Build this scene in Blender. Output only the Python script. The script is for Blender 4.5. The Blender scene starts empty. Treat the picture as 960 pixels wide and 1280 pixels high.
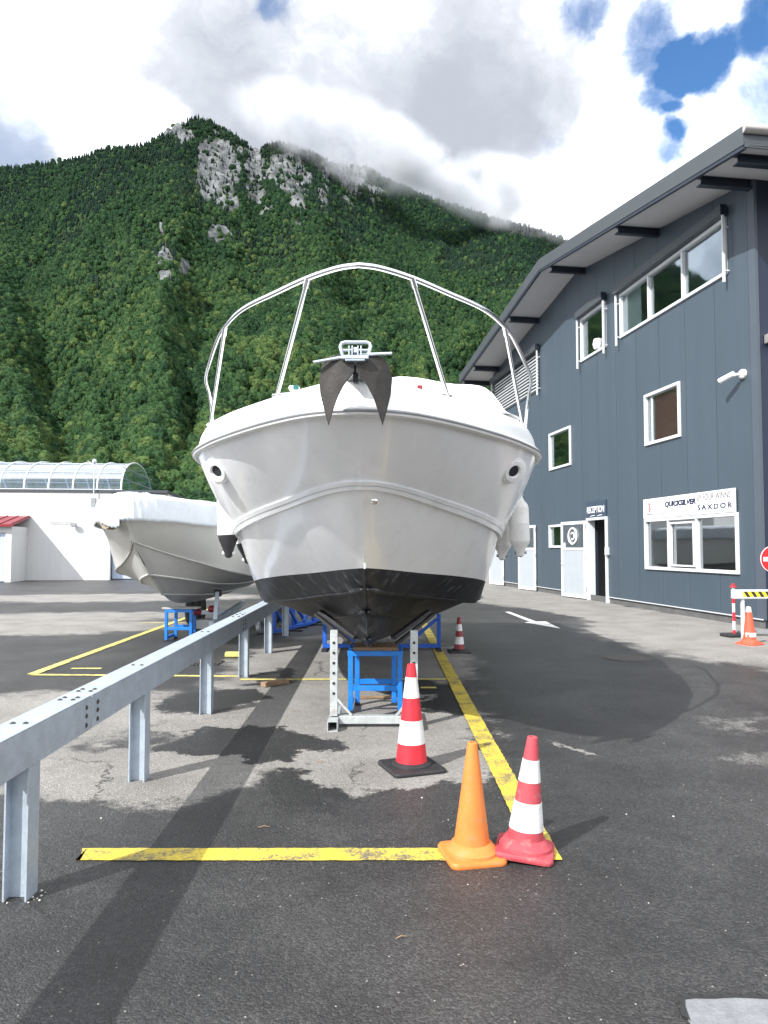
import bpy, math, random
import numpy as np
from math import radians as R, sin, cos, pi
from mathutils import Vector, Matrix, noise as mn

random.seed(7)
SC = bpy.context.scene
COL = SC.collection

# ------------------------------------------------------------------ camera
F = 924 / 1280 * 36
PITCH = math.atan(45 / 924)
cam = bpy.data.objects.new('camera', bpy.data.cameras.new('camera'))
COL.objects.link(cam)
cam.data.sensor_fit = 'VERTICAL'
cam.data.sensor_height = 36
cam.data.lens = F
cam.data.clip_start = .05
cam.data.clip_end = 20000
cam.location = (0, 0, 1.6)
cam.rotation_euler = (pi / 2 + PITCH, 0, 0)
SC.camera = cam


def ray(px, py):                       # direction through a photograph pixel
    a = (px - 480) / 924
    b = (640 - py) / 924
    c, s = cos(PITCH), sin(PITCH)
    return Vector((a, c - b * s, s + b * c)).normalized()


# ------------------------------------------------------------------ light
SUN_AZ, SUN_EL = 225, 39               # behind the camera, to its left
SUN_STRENGTH = 2.75
SKY_STRENGTH = .085
CLOUD_GAIN = 1.0
SC.view_settings.view_transform = 'Standard'
SC.view_settings.look = 'None'
SC.view_settings.exposure = 1.45
SC.view_settings.gamma = 1
SC.view_settings.use_curve_mapping = False
SC.cycles.volume_bounces = 3
sl = bpy.data.lights.new('sun', 'SUN')
sl.energy = SUN_STRENGTH
sl.angle = R(.55)
sl.color = (1, .98, .95)
sun = bpy.data.objects.new('sun', sl)
COL.objects.link(sun)
sd = Vector((sin(R(SUN_AZ)) * cos(R(SUN_EL)), cos(R(SUN_AZ)) * cos(R(SUN_EL)), sin(R(SUN_EL))))
sun.rotation_euler = sd.to_track_quat('Z', 'Y').to_euler()
sun.location = sd * 60


# ------------------------------------------------------------------ node helper
class NT:
    def __init__(s, tree):
        s.t = tree

    def n(s, typ, _ins=None, **kw):
        nd = s.t.nodes.new(typ)
        for k, v in kw.items():
            setattr(nd, k, v)
        if _ins:
            for k, v in _ins.items():
                s.set(nd.inputs[k], v)
        return nd

    def set(s, inp, v):
        if isinstance(v, bpy.types.NodeSocket):
            s.t.links.new(v, inp)
        elif isinstance(v, bpy.types.Node):
            s.t.links.new(v.outputs[0], inp)
        else:
            inp.default_value = v

    def m(s, op, a, b=0.0, c=0.0, clamp=False):
        nd = s.t.nodes.new('ShaderNodeMath')
        nd.operation = op
        nd.use_clamp = clamp
        s.set(nd.inputs[0], a)
        s.set(nd.inputs[1], b)
        s.set(nd.inputs[2], c)
        return nd.outputs[0]

    def vm(s, op, a, b=(0, 0, 0)):
        nd = s.t.nodes.new('ShaderNodeVectorMath')
        nd.operation = op
        s.set(nd.inputs[0], a)
        if op == 'SCALE':
            s.set(nd.inputs['Scale'], b)
        else:
            s.set(nd.inputs[1], b)
        return nd.outputs['Value'] if op in ('LENGTH', 'DOT_PRODUCT', 'DISTANCE') else nd.outputs[0]

    def ss(s, v, lo, hi, a=0.0, b=1.0):  # smoothstep
        nd = s.t.nodes.new('ShaderNodeMapRange')
        nd.interpolation_type = 'SMOOTHSTEP'
        s.set(nd.inputs[0], v)
        for i, x in enumerate((lo, hi, a, b)):
            s.set(nd.inputs[i + 1], x)
        return nd.outputs[0]

    def noise(s, vec, scale, detail=4, rough=.55, dist=0.0, out=0):
        nd = s.t.nodes.new('ShaderNodeTexNoise')
        s.set(nd.inputs['Vector'], vec)
        nd.inputs['Scale'].default_value = scale
        nd.inputs['Detail'].default_value = detail
        nd.inputs['Roughness'].default_value = rough
        nd.inputs['Distortion'].default_value = dist
        return nd.outputs[out]

    def mix(s, f, a, b):
        nd = s.t.nodes.new('ShaderNodeMix')
        nd.data_type = 'RGBA'
        s.set(nd.inputs[0], f)
        for i, v in ((6, a), (7, b)):
            if isinstance(v, (tuple, list)) and len(v) == 3:
                v = (*v, 1)
            s.set(nd.inputs[i], v)
        return nd.outputs[2]


# ------------------------------------------------------------------ sky
world = bpy.data.worlds.new('World')
SC.world = world
world.use_nodes = True
W = NT(world.node_tree)
world.node_tree.nodes.clear()
sky = W.n('ShaderNodeTexSky', sky_type='NISHITA')
sky.sun_disc = False
sky.sun_elevation = R(SUN_EL)
sky.sun_rotation = R(SUN_AZ)
sky.altitude = 400
sky.ozone_density = 2.2
sky.air_density = .9
sky.dust_density = .4
geo = W.n('ShaderNodeNewGeometry')
D = W.vm('SCALE', geo.outputs['Incoming'], -1.0)
# warp the directions so that the cloud edges fray
wn = W.noise(D, 5.5, 6, .6, out=1)
Dw = W.vm('ADD', D, W.vm('SCALE', W.vm('SUBTRACT', wn, (.5, .5, .5)), .13))
Dw = W.vm('NORMALIZE', Dw)


def blobs(lst):
    tot = None
    for px, py, rad, w in lst:
        d = ray(px, py)
        dot = W.vm('DOT_PRODUCT', Dw, tuple(d))
        v = W.ss(dot, cos(R(rad)), 1 - (1 - cos(R(rad))) * .08, 0, w)
        tot = v if tot is None else W.m('ADD', tot, v)
    return tot


# holes in the cover (positive = open), then the thick grey middle and the lit banks
holes = blobs([(818, 36, 2.8, .62), (880, 60, 2.6, .74), (742, 4, 2.2, .58), (838, 112, 2.2, .62), (848, 188, 1.9, .45), (858, 150, 1.8, .4), (955, 15, 2, .4), (690, 222, 3.0, .2),
               (-20, 110, 13, -.30), (40, 165, 7, .42), (348, -4, 1.9, .42), (1060, 90, 9, .45), (-280, 60, 16, .5), (480, -420, 14, .4), (1300, 0, 12, .5)])
thick = blobs([(470, 200, 16, .5), (300, 110, 15, .36), (590, 240, 12, .34), (230, 110, 9, .22), (420, 110, 16, .26), (650, 130, 10, .22),
               (690, 222, 3.4, .35), (40, 120, 10, .40), (10, 170, 8, .35), (180, 70, 8, .2), (560, 60, 11, .12)])
bright = blobs([(690, 288, 6.5, .55), (775, 240, 7, .45), (138, 166, 4.4, .75), (185, 160, 3.6, .4), (120, 15, 12, .35), (430, 25, 8, .4), (910, 120, 6, .3), (30, 30, 9, .3)])
fb = W.noise(D, 3.1, 6, .62, .3)
fine = W.noise(Dw, 7.5, 7, .66, .25)
cover = W.m('ADD', W.m('MULTIPLY', W.m('SUBTRACT', fb, .5), .9), .86)
cover = W.m('ADD', cover, W.m('MULTIPLY', W.m('SUBTRACT', fine, .5), .85))
cover = W.m('SUBTRACT', cover, holes)
veil = blobs([(10, 150, 14, .75), (-250, 150, 22, 1.0)])
cmask = W.m('MAXIMUM', W.ss(cover, .08, .80), W.m('MULTIPLY', W.ss(veil, .05, .5), .66))
lum = W.m('SUBTRACT', .86, W.m('MULTIPLY', thick, .70))
lum = W.m('ADD', lum, bright)
lum = W.m('ADD', lum, W.m('MULTIPLY', W.m('SUBTRACT', fb, .5), .9))
fin2 = W.noise(Dw, 21, 6, .62, .2)
lum = W.m('ADD', lum, W.m('MULTIPLY', W.m('SUBTRACT', fin2, .5), .35))
lum = W.m('ADD', lum, W.m('MULTIPLY', W.m('SUBTRACT', fine, .5), 1.0), clamp=True)
ccol = W.mix(W.ss(lum, .0, .75), (.215, .23, .26), (.345, .362, .395))
ccol = W.mix(W.ss(lum, .45, 1.25), ccol, (.98, 1.01, 1.06))
skyc = W.n('ShaderNodeHueSaturation')
W.set(skyc.inputs['Color'], sky.outputs[0])
skyc.inputs['Saturation'].default_value = 1.2
bg1 = W.n('ShaderNodeBackground')
W.set(bg1.inputs[0], skyc.outputs[0])
bg1.inputs[1].default_value = SKY_STRENGTH
bg2 = W.n('ShaderNodeBackground')
W.set(bg2.inputs[0], ccol)
bg2.inputs[1].default_value = CLOUD_GAIN
ms = W.n('ShaderNodeMixShader')
W.set(ms.inputs[0], cmask)
W.set(ms.inputs[1], bg1.outputs[0])
W.set(ms.inputs[2], bg2.outputs[0])
wo = W.n('ShaderNodeOutputWorld')
W.set(wo.inputs[0], ms.outputs[0])


# ------------------------------------------------------------------ materials
def new_mat(name):
    m = bpy.data.materials.new(name)
    m.use_nodes = True
    t = NT(m.node_tree)
    b = m.node_tree.nodes['Principled BSDF']
    return m, t, b


def pm(name, col, rough=.5, metal=0.0, var=.12, vs=4.0, bump=0.0, bs=60.0, dirt=None, dirt_amt=.4, coat=0.0, spec=.5, rvar=.12, world=False, stretch=None):
    """procedural paint / metal / plastic: two scales of tone, worn gloss, fine relief"""
    m, t, b = new_mat(name)
    vec = t.n('ShaderNodeNewGeometry').outputs['Position'] if world else t.n('ShaderNodeTexCoord').outputs['Object']
    sv = vec
    if stretch:
        mp = t.n('ShaderNodeMapping')
        t.set(mp.inputs[0], vec)
        mp.inputs['Scale'].default_value = stretch
        sv = mp.outputs[0]
    n1 = t.noise(sv, vs, 5, .6)
    n2 = t.noise(vec, vs * 9, 4, .6)
    k = t.m('ADD', t.m('MULTIPLY', n1, .65), t.m('MULTIPLY', n2, .35))
    f = t.ss(k, .32, .68)
    lo = tuple(c * (1 - var) for c in col)
    hi = tuple(min(1, c * (1 + var * .6)) for c in col)
    c = t.mix(f, lo, hi)
    if dirt:
        dn = t.ss(t.noise(sv, vs * 2.3, 7, .68, .4), .52, .72, 0, dirt_amt)
        c = t.mix(dn, c, dirt)
    t.set(b.inputs['Base Color'], c)
    t.set(b.inputs['Roughness'], t.m('ADD', rough - rvar / 2, t.m('MULTIPLY', n2, rvar)))
    b.inputs['Metallic'].default_value = metal
    b.inputs['Specular IOR Level'].default_value = spec
    if coat:
        b.inputs['Coat Weight'].default_value = coat
        b.inputs['Coat Roughness'].default_value = .05
    if bump:
        bn = t.n('ShaderNodeBump')
        bn.inputs['Strength'].default_value = bump
        bn.inputs['Distance'].default_value = .01
        t.set(bn.inputs['Height'], t.noise(vec, bs, 4, .6))
        t.set(b.inputs['Normal'], bn.outputs[0])
    return m


M = {}
M['gelcoat'] = pm('gelcoat', (.90, .91, .925), .2, var=.05, vs=1.2, coat=.35, dirt=(.55, .54, .5), dirt_amt=.2, stretch=(2.2, 1, .35))
M['deck'] = pm('deck_gelcoat', (.80, .81, .80), .34, var=.04, vs=2, bump=.05)
M['cover'] = pm('cover_cloth', (.60, .64, .68), .7, var=.08, vs=3, bump=.5, bs=7, dirt=(.5, .52, .52), dirt_amt=.3)
M['tarp'] = pm('tarp_cloth', (.82, .83, .83), .65, var=.05, vs=3, bump=.5, bs=6)
M['antifoul'] = pm('antifouling', (.014, .015, .018), .48, var=.5, vs=2.5, dirt=(.15, .15, .15), dirt_amt=.6, bump=.2, bs=40, stretch=(1, 3.5, 1))
M['steel'] = pm('stainless', (.78, .79, .8), .14, 1, var=.05, vs=10)
M['galv'] = pm('galvanised', (.44, .50, .56), .5, .45, var=.16, vs=9, bump=.06, dirt=(.36, .38, .4), dirt_amt=.5)
M['galvrust'] = pm('galvanised_worn', (.47, .5, .5), .55, .4, var=.2, vs=11, dirt=(.25, .17, .1), dirt_amt=.6)
M['anchor'] = pm('anchor_steel', (.042, .039, .036), .5, .5, var=.25, vs=14, dirt=(.075, .062, .052), dirt_amt=.45, bump=.1)
M['blue'] = pm('blue_paint', (.006, .165, .56), .42, var=.16, vs=6, dirt=(.16, .15, .16), dirt_amt=.25)
M['blue2'] = pm('blue_paint_dark', (.008, .10, .52), .42, var=.16, vs=6, dirt=(.12, .12, .14), dirt_amt=.3)
M['black'] = pm('black_rubber', (.018, .018, .02), .65, var=.3, vs=12, bump=.15, dirt=(.09, .085, .08), dirt_amt=.4)
M['pvc'] = pm('fender_vinyl', (.73, .72, .69), .42, var=.07, vs=6, dirt=(.42, .40, .36), dirt_amt=.45)
M['wood'] = pm('wood', (.26, .17, .10), .8, var=.35, vs=5, bump=.3, bs=30, stretch=(1, 9, 9), dirt=(.1, .08, .06), dirt_amt=.5)
M['plankgrey'] = pm('grey_wood', (.42, .40, .37), .8, var=.25, vs=5, bump=.3, bs=30, stretch=(1, 9, 9))
M['red'] = pm('cone_red', (.56, .016, .03), .5, var=.14, vs=8, dirt=(.22, .04, .04), dirt_amt=.55, bump=.05)
M['redfade'] = pm('cone_red_faded', (.40, .05, .065), .65, var=.16, vs=8, dirt=(.28, .16, .14), dirt_amt=.75, bump=.08)
M['orange'] = pm('cone_orange', (.62, .185, .035), .58, var=.14, vs=7, dirt=(.42, .20, .10), dirt_amt=.75, bump=.06)
M['orangered'] = pm('cone_orange_red', (.78, .085, .04), .5, var=.1, vs=8, dirt=(.5, .2, .15), dirt_amt=.4)
M['reflect'] = pm('reflective_white', (.66, .655, .64), .4, var=.08, vs=12, dirt=(.24, .23, .21), dirt_amt=.75)
M['darkred'] = pm('dark_red', (.22, .015, .02), .4, var=.2)
M['clad'] = pm('cladding', (.048, .069, .090), .5, .0, var=.07, vs=.6, bump=.02, dirt=(.062, .080, .096), dirt_amt=.4, stretch=(3, 3, .22), rvar=.1)
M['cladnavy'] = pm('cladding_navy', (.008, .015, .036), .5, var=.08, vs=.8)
M['trim'] = pm('wall_trim', (.062, .078, .10), .5, var=.05)
M['fascia'] = pm('roof_fascia', (.06, .07, .078), .45, .2, var=.06, vs=1.5)
M['navysteel'] = pm('navy_steel', (.016, .024, .04), .5, .1, var=.15)
M['soffit'] = pm('soffit', (.5, .5, .51), .7, var=.06, vs=1)
M['gutter'] = pm('gutter_zinc', (.5, .48, .45), .4, .6, var=.1)
M['winframe'] = pm('window_white', (.60, .62, .635), .35, var=.03)
M['dark'] = pm('dark_interior', (.012, .015, .018), .85, var=.2)
M['room'] = pm('room_wall', (.16, .165, .17), .8, var=.1)
M['door'] = pm('door_panel', (.34, .37, .40), .35, var=.05, vs=3)
M['curtain'] = pm('red_curtain', (.30, .115, .11), .85, var=.2, vs=20, bump=.4, bs=25)
M['whitewall'] = pm('white_render', (.60, .60, .595), .7, var=.05, vs=.7, dirt=(.44, .43, .41), dirt_amt=.35, stretch=(3, 3, .4))
M['garage'] = pm('garage_door_blue_shade', (.46, .54, .68), .45, var=.04, vs=2)  # white doors; their bluish shade is put into the base colour
M['redroof'] = pm('red_roof', (.20, .02, .035), .5, var=.12, vs=3)
M['plinth'] = pm('concrete_plinth', (.10, .10, .10), .9, var=.25, vs=5, bump=.3, bs=40)
M['navysign'] = pm('navy_sign', (.035, .055, .085), .45, var=.04)
M['board'] = pm('white_board', (.80, .80, .79), .4, var=.02)
M['inknavy'] = pm('ink_navy', (.012, .02, .055), .5, var=.02)
M['inkgrey'] = pm('ink_grey', (.13, .135, .145), .5, var=.02)
M['inkred'] = pm('ink_red', (.6, .05, .05), .5, var=.02)
M['white'] = pm('white_plastic', (.78, .78, .77), .4, var=.04, vs=8)
M['yellow'] = pm('yellow_tape', (.78, .62, .02), .45, var=.06)
M['signred'] = pm('sign_red', (.68, .008, .012), .35, var=.03)
M['lightred'] = pm('red_lens', (.45, .01, .01), .2, var=.1)
M['green'] = pm('green_lens', (.01, .12, .10), .2, var=.1)
M['grey'] = pm('grey_metal', (.30, .31, .32), .5, .4, var=.15)
M['alu'] = pm('alu_white', (.60, .62, .64), .4, .2, var=.04)
M['iron'] = pm('cast_iron', (.075, .068, .062), .75, .2, var=.3, vs=9, bump=.3)
M['pebble'] = pm('pebble', (.42, .40, .37), .85, var=.3, vs=30)


def glass_mat(name, tint, fac_lo, fac_hi):
    m, t, b = new_mat(name)
    m.node_tree.nodes.remove(b)
    tr = t.n('ShaderNodeBsdfTransparent')
    tr.inputs[0].default_value = (*tint, 1)
    gl = t.n('ShaderNodeBsdfGlossy')
    gl.inputs['Roughness'].default_value = .03
    gl.inputs[0].default_value = (.92, .95, .97, 1)
    geo = t.n('ShaderNodeTexCoord')
    bn = t.n('ShaderNodeBump')
    bn.inputs['Strength'].default_value = .025
    bn.inputs['Distance'].default_value = .05
    t.set(bn.inputs['Height'], t.noise(geo.outputs['Object'], 1.4, 2))
    t.set(gl.inputs['Normal'], bn.outputs[0])
    lw = t.n('ShaderNodeLayerWeight')
    lw.inputs[0].default_value = .35
    f = t.m('ADD', fac_lo, t.m('MULTIPLY', lw.outputs['Fresnel'], fac_hi), clamp=True)
    mx = t.n('ShaderNodeMixShader')
    t.set(mx.inputs[0], f)
    t.set(mx.inputs[1], tr.outputs[0])
    t.set(mx.inputs[2], gl.outputs[0])
    t.set(m.node_tree.nodes['Material Output'].inputs[0], mx.outputs[0])
    return m


M['glass'] = glass_mat('window_glass', (.86, .90, .90), .08, .55)
M['shopglass'] = glass_mat('shop_glass', (.34, .40, .42), .34, .5)
M['poly'] = glass_mat('polycarbonate', (.50, .62, .72), .10, .45)


# ------------------------------------------------------------------ mesh helpers
class MB:
    def __init__(s):
        s.v, s.f = [], []

    def add(s, vs, fs):
        o = len(s.v)
        s.v += [tuple(p) for p in vs]
        s.f += [tuple(i + o for i in f) for f in fs]
        return s

    def box(s, c, d, rot=None):
        x, y, z = (k / 2 for k in d)
        vs = [Vector(p) for p in ((-x, -y, -z), (x, -y, -z), (x, y, -z), (-x, y, -z), (-x, -y, z), (x, -y, z), (x, y, z), (-x, y, z))]
        if rot is not None:
            vs = [rot @ p for p in vs]
        c = Vector(c)
        return s.add([p + c for p in vs], [(0, 3, 2, 1), (4, 5, 6, 7), (0, 1, 5, 4), (1, 2, 6, 5), (2, 3, 7, 6), (3, 0, 4, 7)])

    def span(s, a, b):
        return s.box([(p + q) / 2 for p, q in zip(a, b)], [abs(q - p) for p, q in zip(a, b)])

    def bar(s, p0, p1, w, h, up=(0, 0, 1)):
        p0, p1 = Vector(p0), Vector(p1)
        y = (p1 - p0)
        L = y.length
        y.normalize()
        up = Vector(up)
        if abs(up.dot(y)) > .98:
            up = Vector((0, 1, 0))
        x = y.cross(up).normalized()
        z = x.cross(y)
        rot = Matrix((x, y, z)).transposed()
        return s.box((p0 + p1) / 2, (w, L, h), rot)

    def tube(s, pts, r, n=10, closed=False):
        pts = [Vector(p) for p in pts]
        k = len(pts)
        rs = r if isinstance(r, (list, tuple)) else [r] * k
        rings = []
        ref = None
        for i, p in enumerate(pts):
            a = pts[i - 1] if (i or closed) else p
            b = pts[(i + 1) % k] if (i < k - 1 or closed) else p
            t = (b - a).normalized()
            if ref is None:
                ref = t.orthogonal().normalized()
            else:
                ref = (ref - t * ref.dot(t)).normalized()
            bt = t.cross(ref)
            rings.append([p + (ref * cos(2 * pi * j / n) + bt * sin(2 * pi * j / n)) * rs[i] for j in range(n)])
        vs = [q for ring in rings for q in ring]
        fs = []
        for i in range(k if closed else k - 1):
            i2 = (i + 1) % k
            for j in range(n):
                j2 = (j + 1) % n
                fs.append((i * n + j, i * n + j2, i2 * n + j2, i2 * n + j))
        if not closed:
            fs.append(tuple(range(n))[::-1])
            fs.append(tuple((k - 1) * n + j for j in range(n)))
        return s.add(vs, fs)

    def lathe(s, prof, c=(0, 0, 0), n=28, rot=None, caps=True):
        vs, fs = [], []
        for r, z in prof:
            for j in range(n):
                p = Vector((r * cos(2 * pi * j / n), r * sin(2 * pi * j / n), z))
                vs.append((rot @ p if rot is not None else p) + Vector(c))
        for i in range(len(prof) - 1):
            for j in range(n):
                j2 = (j + 1) % n
                fs.append((i * n + j, i * n + j2, (i + 1) * n + j2, (i + 1) * n + j))
        if caps:
            fs.append(tuple(range(n))[::-1])
            fs.append(tuple((len(prof) - 1) * n + j for j in range(n)))
        return s.add(vs, fs)

    def prism(s, poly, o, ex, ey, depth):
        """polygon in the (ex, ey) plane at o, extruded by the vector depth"""
        o, ex, ey, dp = Vector(o), Vector(ex), Vector(ey), Vector(depth)
        a = [o + ex * p[0] + ey * p[1] for p in poly]
        b = [p + dp for p in a]
        k = len(a)
        fs = [tuple(range(k))[::-1], tuple(range(k, 2 * k))]
        fs += [(i, (i + 1) % k, (i + 1) % k + k, i + k) for i in range(k)]
        return s.add(a + b, fs)

    def grid(s, rows, close_u=False):
        k = len(rows[0])
        vs = [p for r in rows for p in r]
        fs = []
        for i in range(len(rows) - 1):
            for j in range(k - 1 + (1 if close_u else 0)):
                j2 = (j + 1) % k
                fs.append((i * k + j, i * k + j2, (i + 1) * k + j2, (i + 1) * k + j))
        return s.add(vs, fs)

    def mesh(s, name, mat, smooth=False, merge=False, angle=35):
        me = bpy.data.meshes.new(name)
        me.from_pydata(s.v, [], s.f)
        if merge:
            import bmesh
            bm = bmesh.new()
            bm.from_mesh(me)
            bmesh.ops.remove_doubles(bm, verts=bm.verts, dist=1e-4)
            bmesh.ops.recalc_face_normals(bm, faces=bm.faces)
            bm.to_mesh(me)
            bm.free()
        me.validate()
        if smooth:
            me.shade_smooth()
            me.set_sharp_from_angle(angle=R(angle))
        me.materials.append(mat)
        return me

    def build(s, name, mat, parent=None, smooth=False, bevel=0, merge=False, angle=35, loc=None, label=None):
        o = bpy.data.objects.new(name, s.mesh(name, mat, smooth, merge, angle))
        COL.objects.link(o)
        o.parent = parent
        if loc is not None:
            o.location = loc
        if bevel:
            bv = o.modifiers.new('bevel', 'BEVEL')
            bv.width = bevel
            bv.segments = 2
            bv.limit_method = 'ANGLE'
            bv.angle_limit = R(40)
        if label:
            o['label'] = label
        return o


def tag(o, label, cat, group=None):
    o['label'] = label
    o['category'] = cat
    if group:
        o['group'] = group
    return o


def struct(o, kind='structure'):
    o['kind'] = kind
    return o


def thing(name, label, cat, loc=(0, 0, 0), rz=0.0, group=None):
    e = bpy.data.objects.new(name, None)
    e.empty_display_size = .2
    COL.objects.link(e)
    e.location = loc
    e.rotation_euler = (0, 0, rz)
    return tag(e, label, cat, group)


def share(name, mesh, parent, loc=(0, 0, 0), rot=(0, 0, 0)):
    o = bpy.data.objects.new(name, mesh)
    COL.objects.link(o)
    o.parent = parent
    o.location = loc
    o.rotation_euler = rot
    return o


def copy_tree(o, parent=None):
    c = o.copy()
    COL.objects.link(c)
    if parent is not None:
        c.parent = parent
    for ch in list(o.children):
        copy_tree(ch, c)
    return c


def text_mesh(name, s, size, mat, parent, origin, ex, ez, width=None, shear=0.0, depth=.002, bold=0.0, space=1.0, height=None):
    """lettering as flat raised mesh; ex = reading direction, ez = up, both local to parent"""
    cu = bpy.data.curves.new(name, 'FONT')
    cu.body = s
    cu.size = size
    cu.shear = shear
    cu.extrude = depth
    cu.offset = bold
    cu.space_character = space
    cu.resolution_u = 3
    ob = bpy.data.objects.new(name, cu)
    COL.objects.link(ob)
    bpy.context.view_layer.update()
    me = bpy.data.meshes.new_from_object(ob)
    bpy.data.objects.remove(ob)
    xs = [v.co.x for v in me.vertices]
    ys = [v.co.y for v in me.vertices]
    x0, w = min(xs), max(xs) - min(xs)
    y0, h = min(ys), max(ys) - min(ys)
    kx = width / w if width else 1
    ky = height / h if height else kx
    ex, ez = Vector(ex), Vector(ez)
    en = ex.cross(ez)
    for v in me.vertices:
        v.co = Vector(origin) + ex * ((v.co.x - x0) * kx) + ez * ((v.co.y - y0) * ky) + en * v.co.z
    me.materials.clear()
    me.materials.append(mat)
    o = bpy.data.objects.new(name, me)
    COL.objects.link(o)
    o.parent = parent
    return o


def catmull(P, n):
    """sample n points along control points P (index-parametrised, same count -> matching columns)"""
    P = [Vector(p) for p in P]
    k = len(P) - 1
    out = []
    for i in range(n):
        t = i / (n - 1) * k
        j = min(int(t), k - 1)
        u = t - j
        p1, p2 = P[j], P[j + 1]
        p0 = P[j - 1] if j else p1 * 2 - p2
        p3 = P[j + 2] if j + 2 <= k else p2 * 2 - p1
        out.append(.5 * ((2 * p1) + (p2 - p0) * u + (2 * p0 - 5 * p1 + 4 * p2 - p3) * u * u + (3 * p1 - p0 - 3 * p2 + p3) * u ** 3))
    return out


def lerp(a, b, t):
    return a + (b - a) * t


def sst(x, a, b):
    t = max(0, min(1, (x - a) / (b - a)))
    return t * t * (3 - 2 * t)


def fbm(p, oct=4):
    return mn.fractal(Vector(p), 1.0, 2.0, oct)


# ================================================================== GROUND
def ground_material():
    m, t, b = new_mat('asphalt')
    P = t.n('ShaderNodeNewGeometry').outputs['Position']
    sep = t.n('ShaderNodeSeparateXYZ')
    t.set(sep.inputs[0], P)
    X, Y = sep.outputs[0], sep.outputs[1]
    w1 = t.noise(P, 1.3, 7, .68, out=1)
    w2 = t.noise(P, 6, 6, .7, out=1)
    Pw = t.vm('ADD', P, t.vm('SCALE', t.vm('SUBTRACT', w1, (.5, .5, .5)), 1.7))
    Pw = t.vm('ADD', Pw, t.vm('SCALE', t.vm('SUBTRACT', w2, (.5, .5, .5)), .42))

    def ell(cx, cy, rx, ry, soft=.25, rot=0):
        mp = t.n('ShaderNodeMapping')
        mp.vector_type = 'TEXTURE'
        t.set(mp.inputs[0], Pw)
        mp.inputs['Location'].default_value = (cx, cy, 0)
        mp.inputs['Rotation'].default_value = (0, 0, rot)
        mp.inputs['Scale'].default_value = (rx, ry, 1e6)
        return t.ss(t.vm('LENGTH', mp.outputs[0]), 1 - soft, 1 + soft, 1, 0)

    def mx(vals):
        r = vals[0]
        for v in vals[1:]:
            r = t.m('MAXIMUM', r, v)
        return r
    # dry, pale ground: boat bay between rail and yellow line, yard on the left, strip along the building
    dry = mx([ell(-.55, 7.0, 1.5, 1.75, .12), ell(.1, 5.55, .75, .62, .15), ell(-1.9, 5.4, 1.0, .75, .25), ell(-.5, 10.5, 1.7, 3.4, .2),
              ell(-3.4, 7.2, 1.5, 1.2, .3), ell(-6.4, 15.0, 2.6, 1.2, .35, .25), ell(-7.6, 17, 3.0, 1.5, .35, .25), ell(-9, 24, 5, 2.0, .35, .1), ell(-3.6, 6.0, 1.2, 1.0, .3),
              ell(7.6, 13.2, 3.7, 4.9, .12, .2), ell(5.1, 21.5, 1.55, 8, .12, .14), ell(4.6, 27, 2.4, 7.5, .12), t.m('MULTIPLY', ell(2.95, 5.75, .34, .14, .9, .3), .5), ell(1.45, 6.0, .06, .26, .6, .5), t.m('MULTIPLY', ell(3.2, 6.9, .34, .16, .9, .5), .5),
              ell(-3.5, 4.5, .9, .6, .3), ell(3, 45, 14, 16, .3)])
    wet = mx([ell(-1.15, 6.15, .72, .42, .14), ell(-1.75, 7.9, .55, .7, .2), ell(-.55, 5.0, .28, .35, .3), ell(.45, 8.6, .45, .55, .2), ell(.62, 7.6, .25, .55, .25),
              ell(-1.3, 9.3, .35, .5, .35)])
    wet2 = t.m('MULTIPLY', wet, .88)
    dry = t.m('MULTIPLY', dry, t.m('SUBTRACT', 1.0, wet2))
    nb = t.noise(P, 1.6, 8, .65)
    nf = t.noise(P, 26, 5, .7)
    nff = t.noise(P, 150, 3, .7)
    dmot = t.m('ADD', dry, t.m('ADD', t.m('MULTIPLY', t.m('SUBTRACT', nf, .5), .8), t.m('MULTIPLY', t.m('SUBTRACT', nb, .5), .9)), clamp=True)
    cd = t.mix(t.ss(nb, .3, .7), (.0255, .0250, .0245), (.041, .0402, .0395))
    cd = t.mix(t.ss(t.noise(P, .55, 7, .68), .42, .66, 0, .6), cd, (.066, .0645, .063))
    cl = t.mix(t.ss(nb, .3, .7), (.19, .181, .168), (.28, .267, .247))
    cl = t.mix(t.ss(t.noise(P, 3.2, 7, .7), .48, .72, 0, .65), cl, (.135, .128, .117))
    c = t.mix(t.ss(dmot, .12, .92), cd, cl)
    c = t.mix(t.m('MULTIPLY', t.ss(wet, .25, .8), .55), c, (.018, .0175, .017))
    # aggregate
    vo = t.n('ShaderNodeTexVoronoi')
    t.set(vo.inputs['Vector'], P)
    vo.inputs['Scale'].default_value = 95
    sp = t.n('ShaderNodeSeparateColor')
    t.set(sp.inputs[0], vo.outputs['Color'])
    ag = t.ss(nff, .34, .66, .62, 1.42)
    hs = t.n('ShaderNodeMix', data_type='RGBA', blend_type='MULTIPLY')
    hs.inputs[0].default_value = 1
    t.set(hs.inputs[6], c)
    cc = t.n('ShaderNodeCombineColor')
    agv0 = t.m('MULTIPLY', ag, t.m('ADD', .70, t.m('MULTIPLY', t.m('POWER', sp.outputs[1], 2.0), .8)))
    fl_ = t.m('MULTIPLY', t.ss(dmot, .3, .8), .45)
    agv = t.m('ADD', t.m('MULTIPLY', agv0, t.m('SUBTRACT', 1.0, fl_)), t.m('MULTIPLY', fl_, .92))
    for i in range(3):
        t.set(cc.inputs[i], agv)
    t.set(hs.inputs[7], cc.outputs[0])
    c = hs.outputs[2]
    # rare pale stones in the mix
    st = t.m('MULTIPLY', t.m('GREATER_THAN', sp.outputs[0], .996), t.ss(vo.outputs['Distance'], .25, .5, 1, 0))
    c = t.mix(t.m('MULTIPLY', st, .75), c, (.42, .40, .37))
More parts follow.
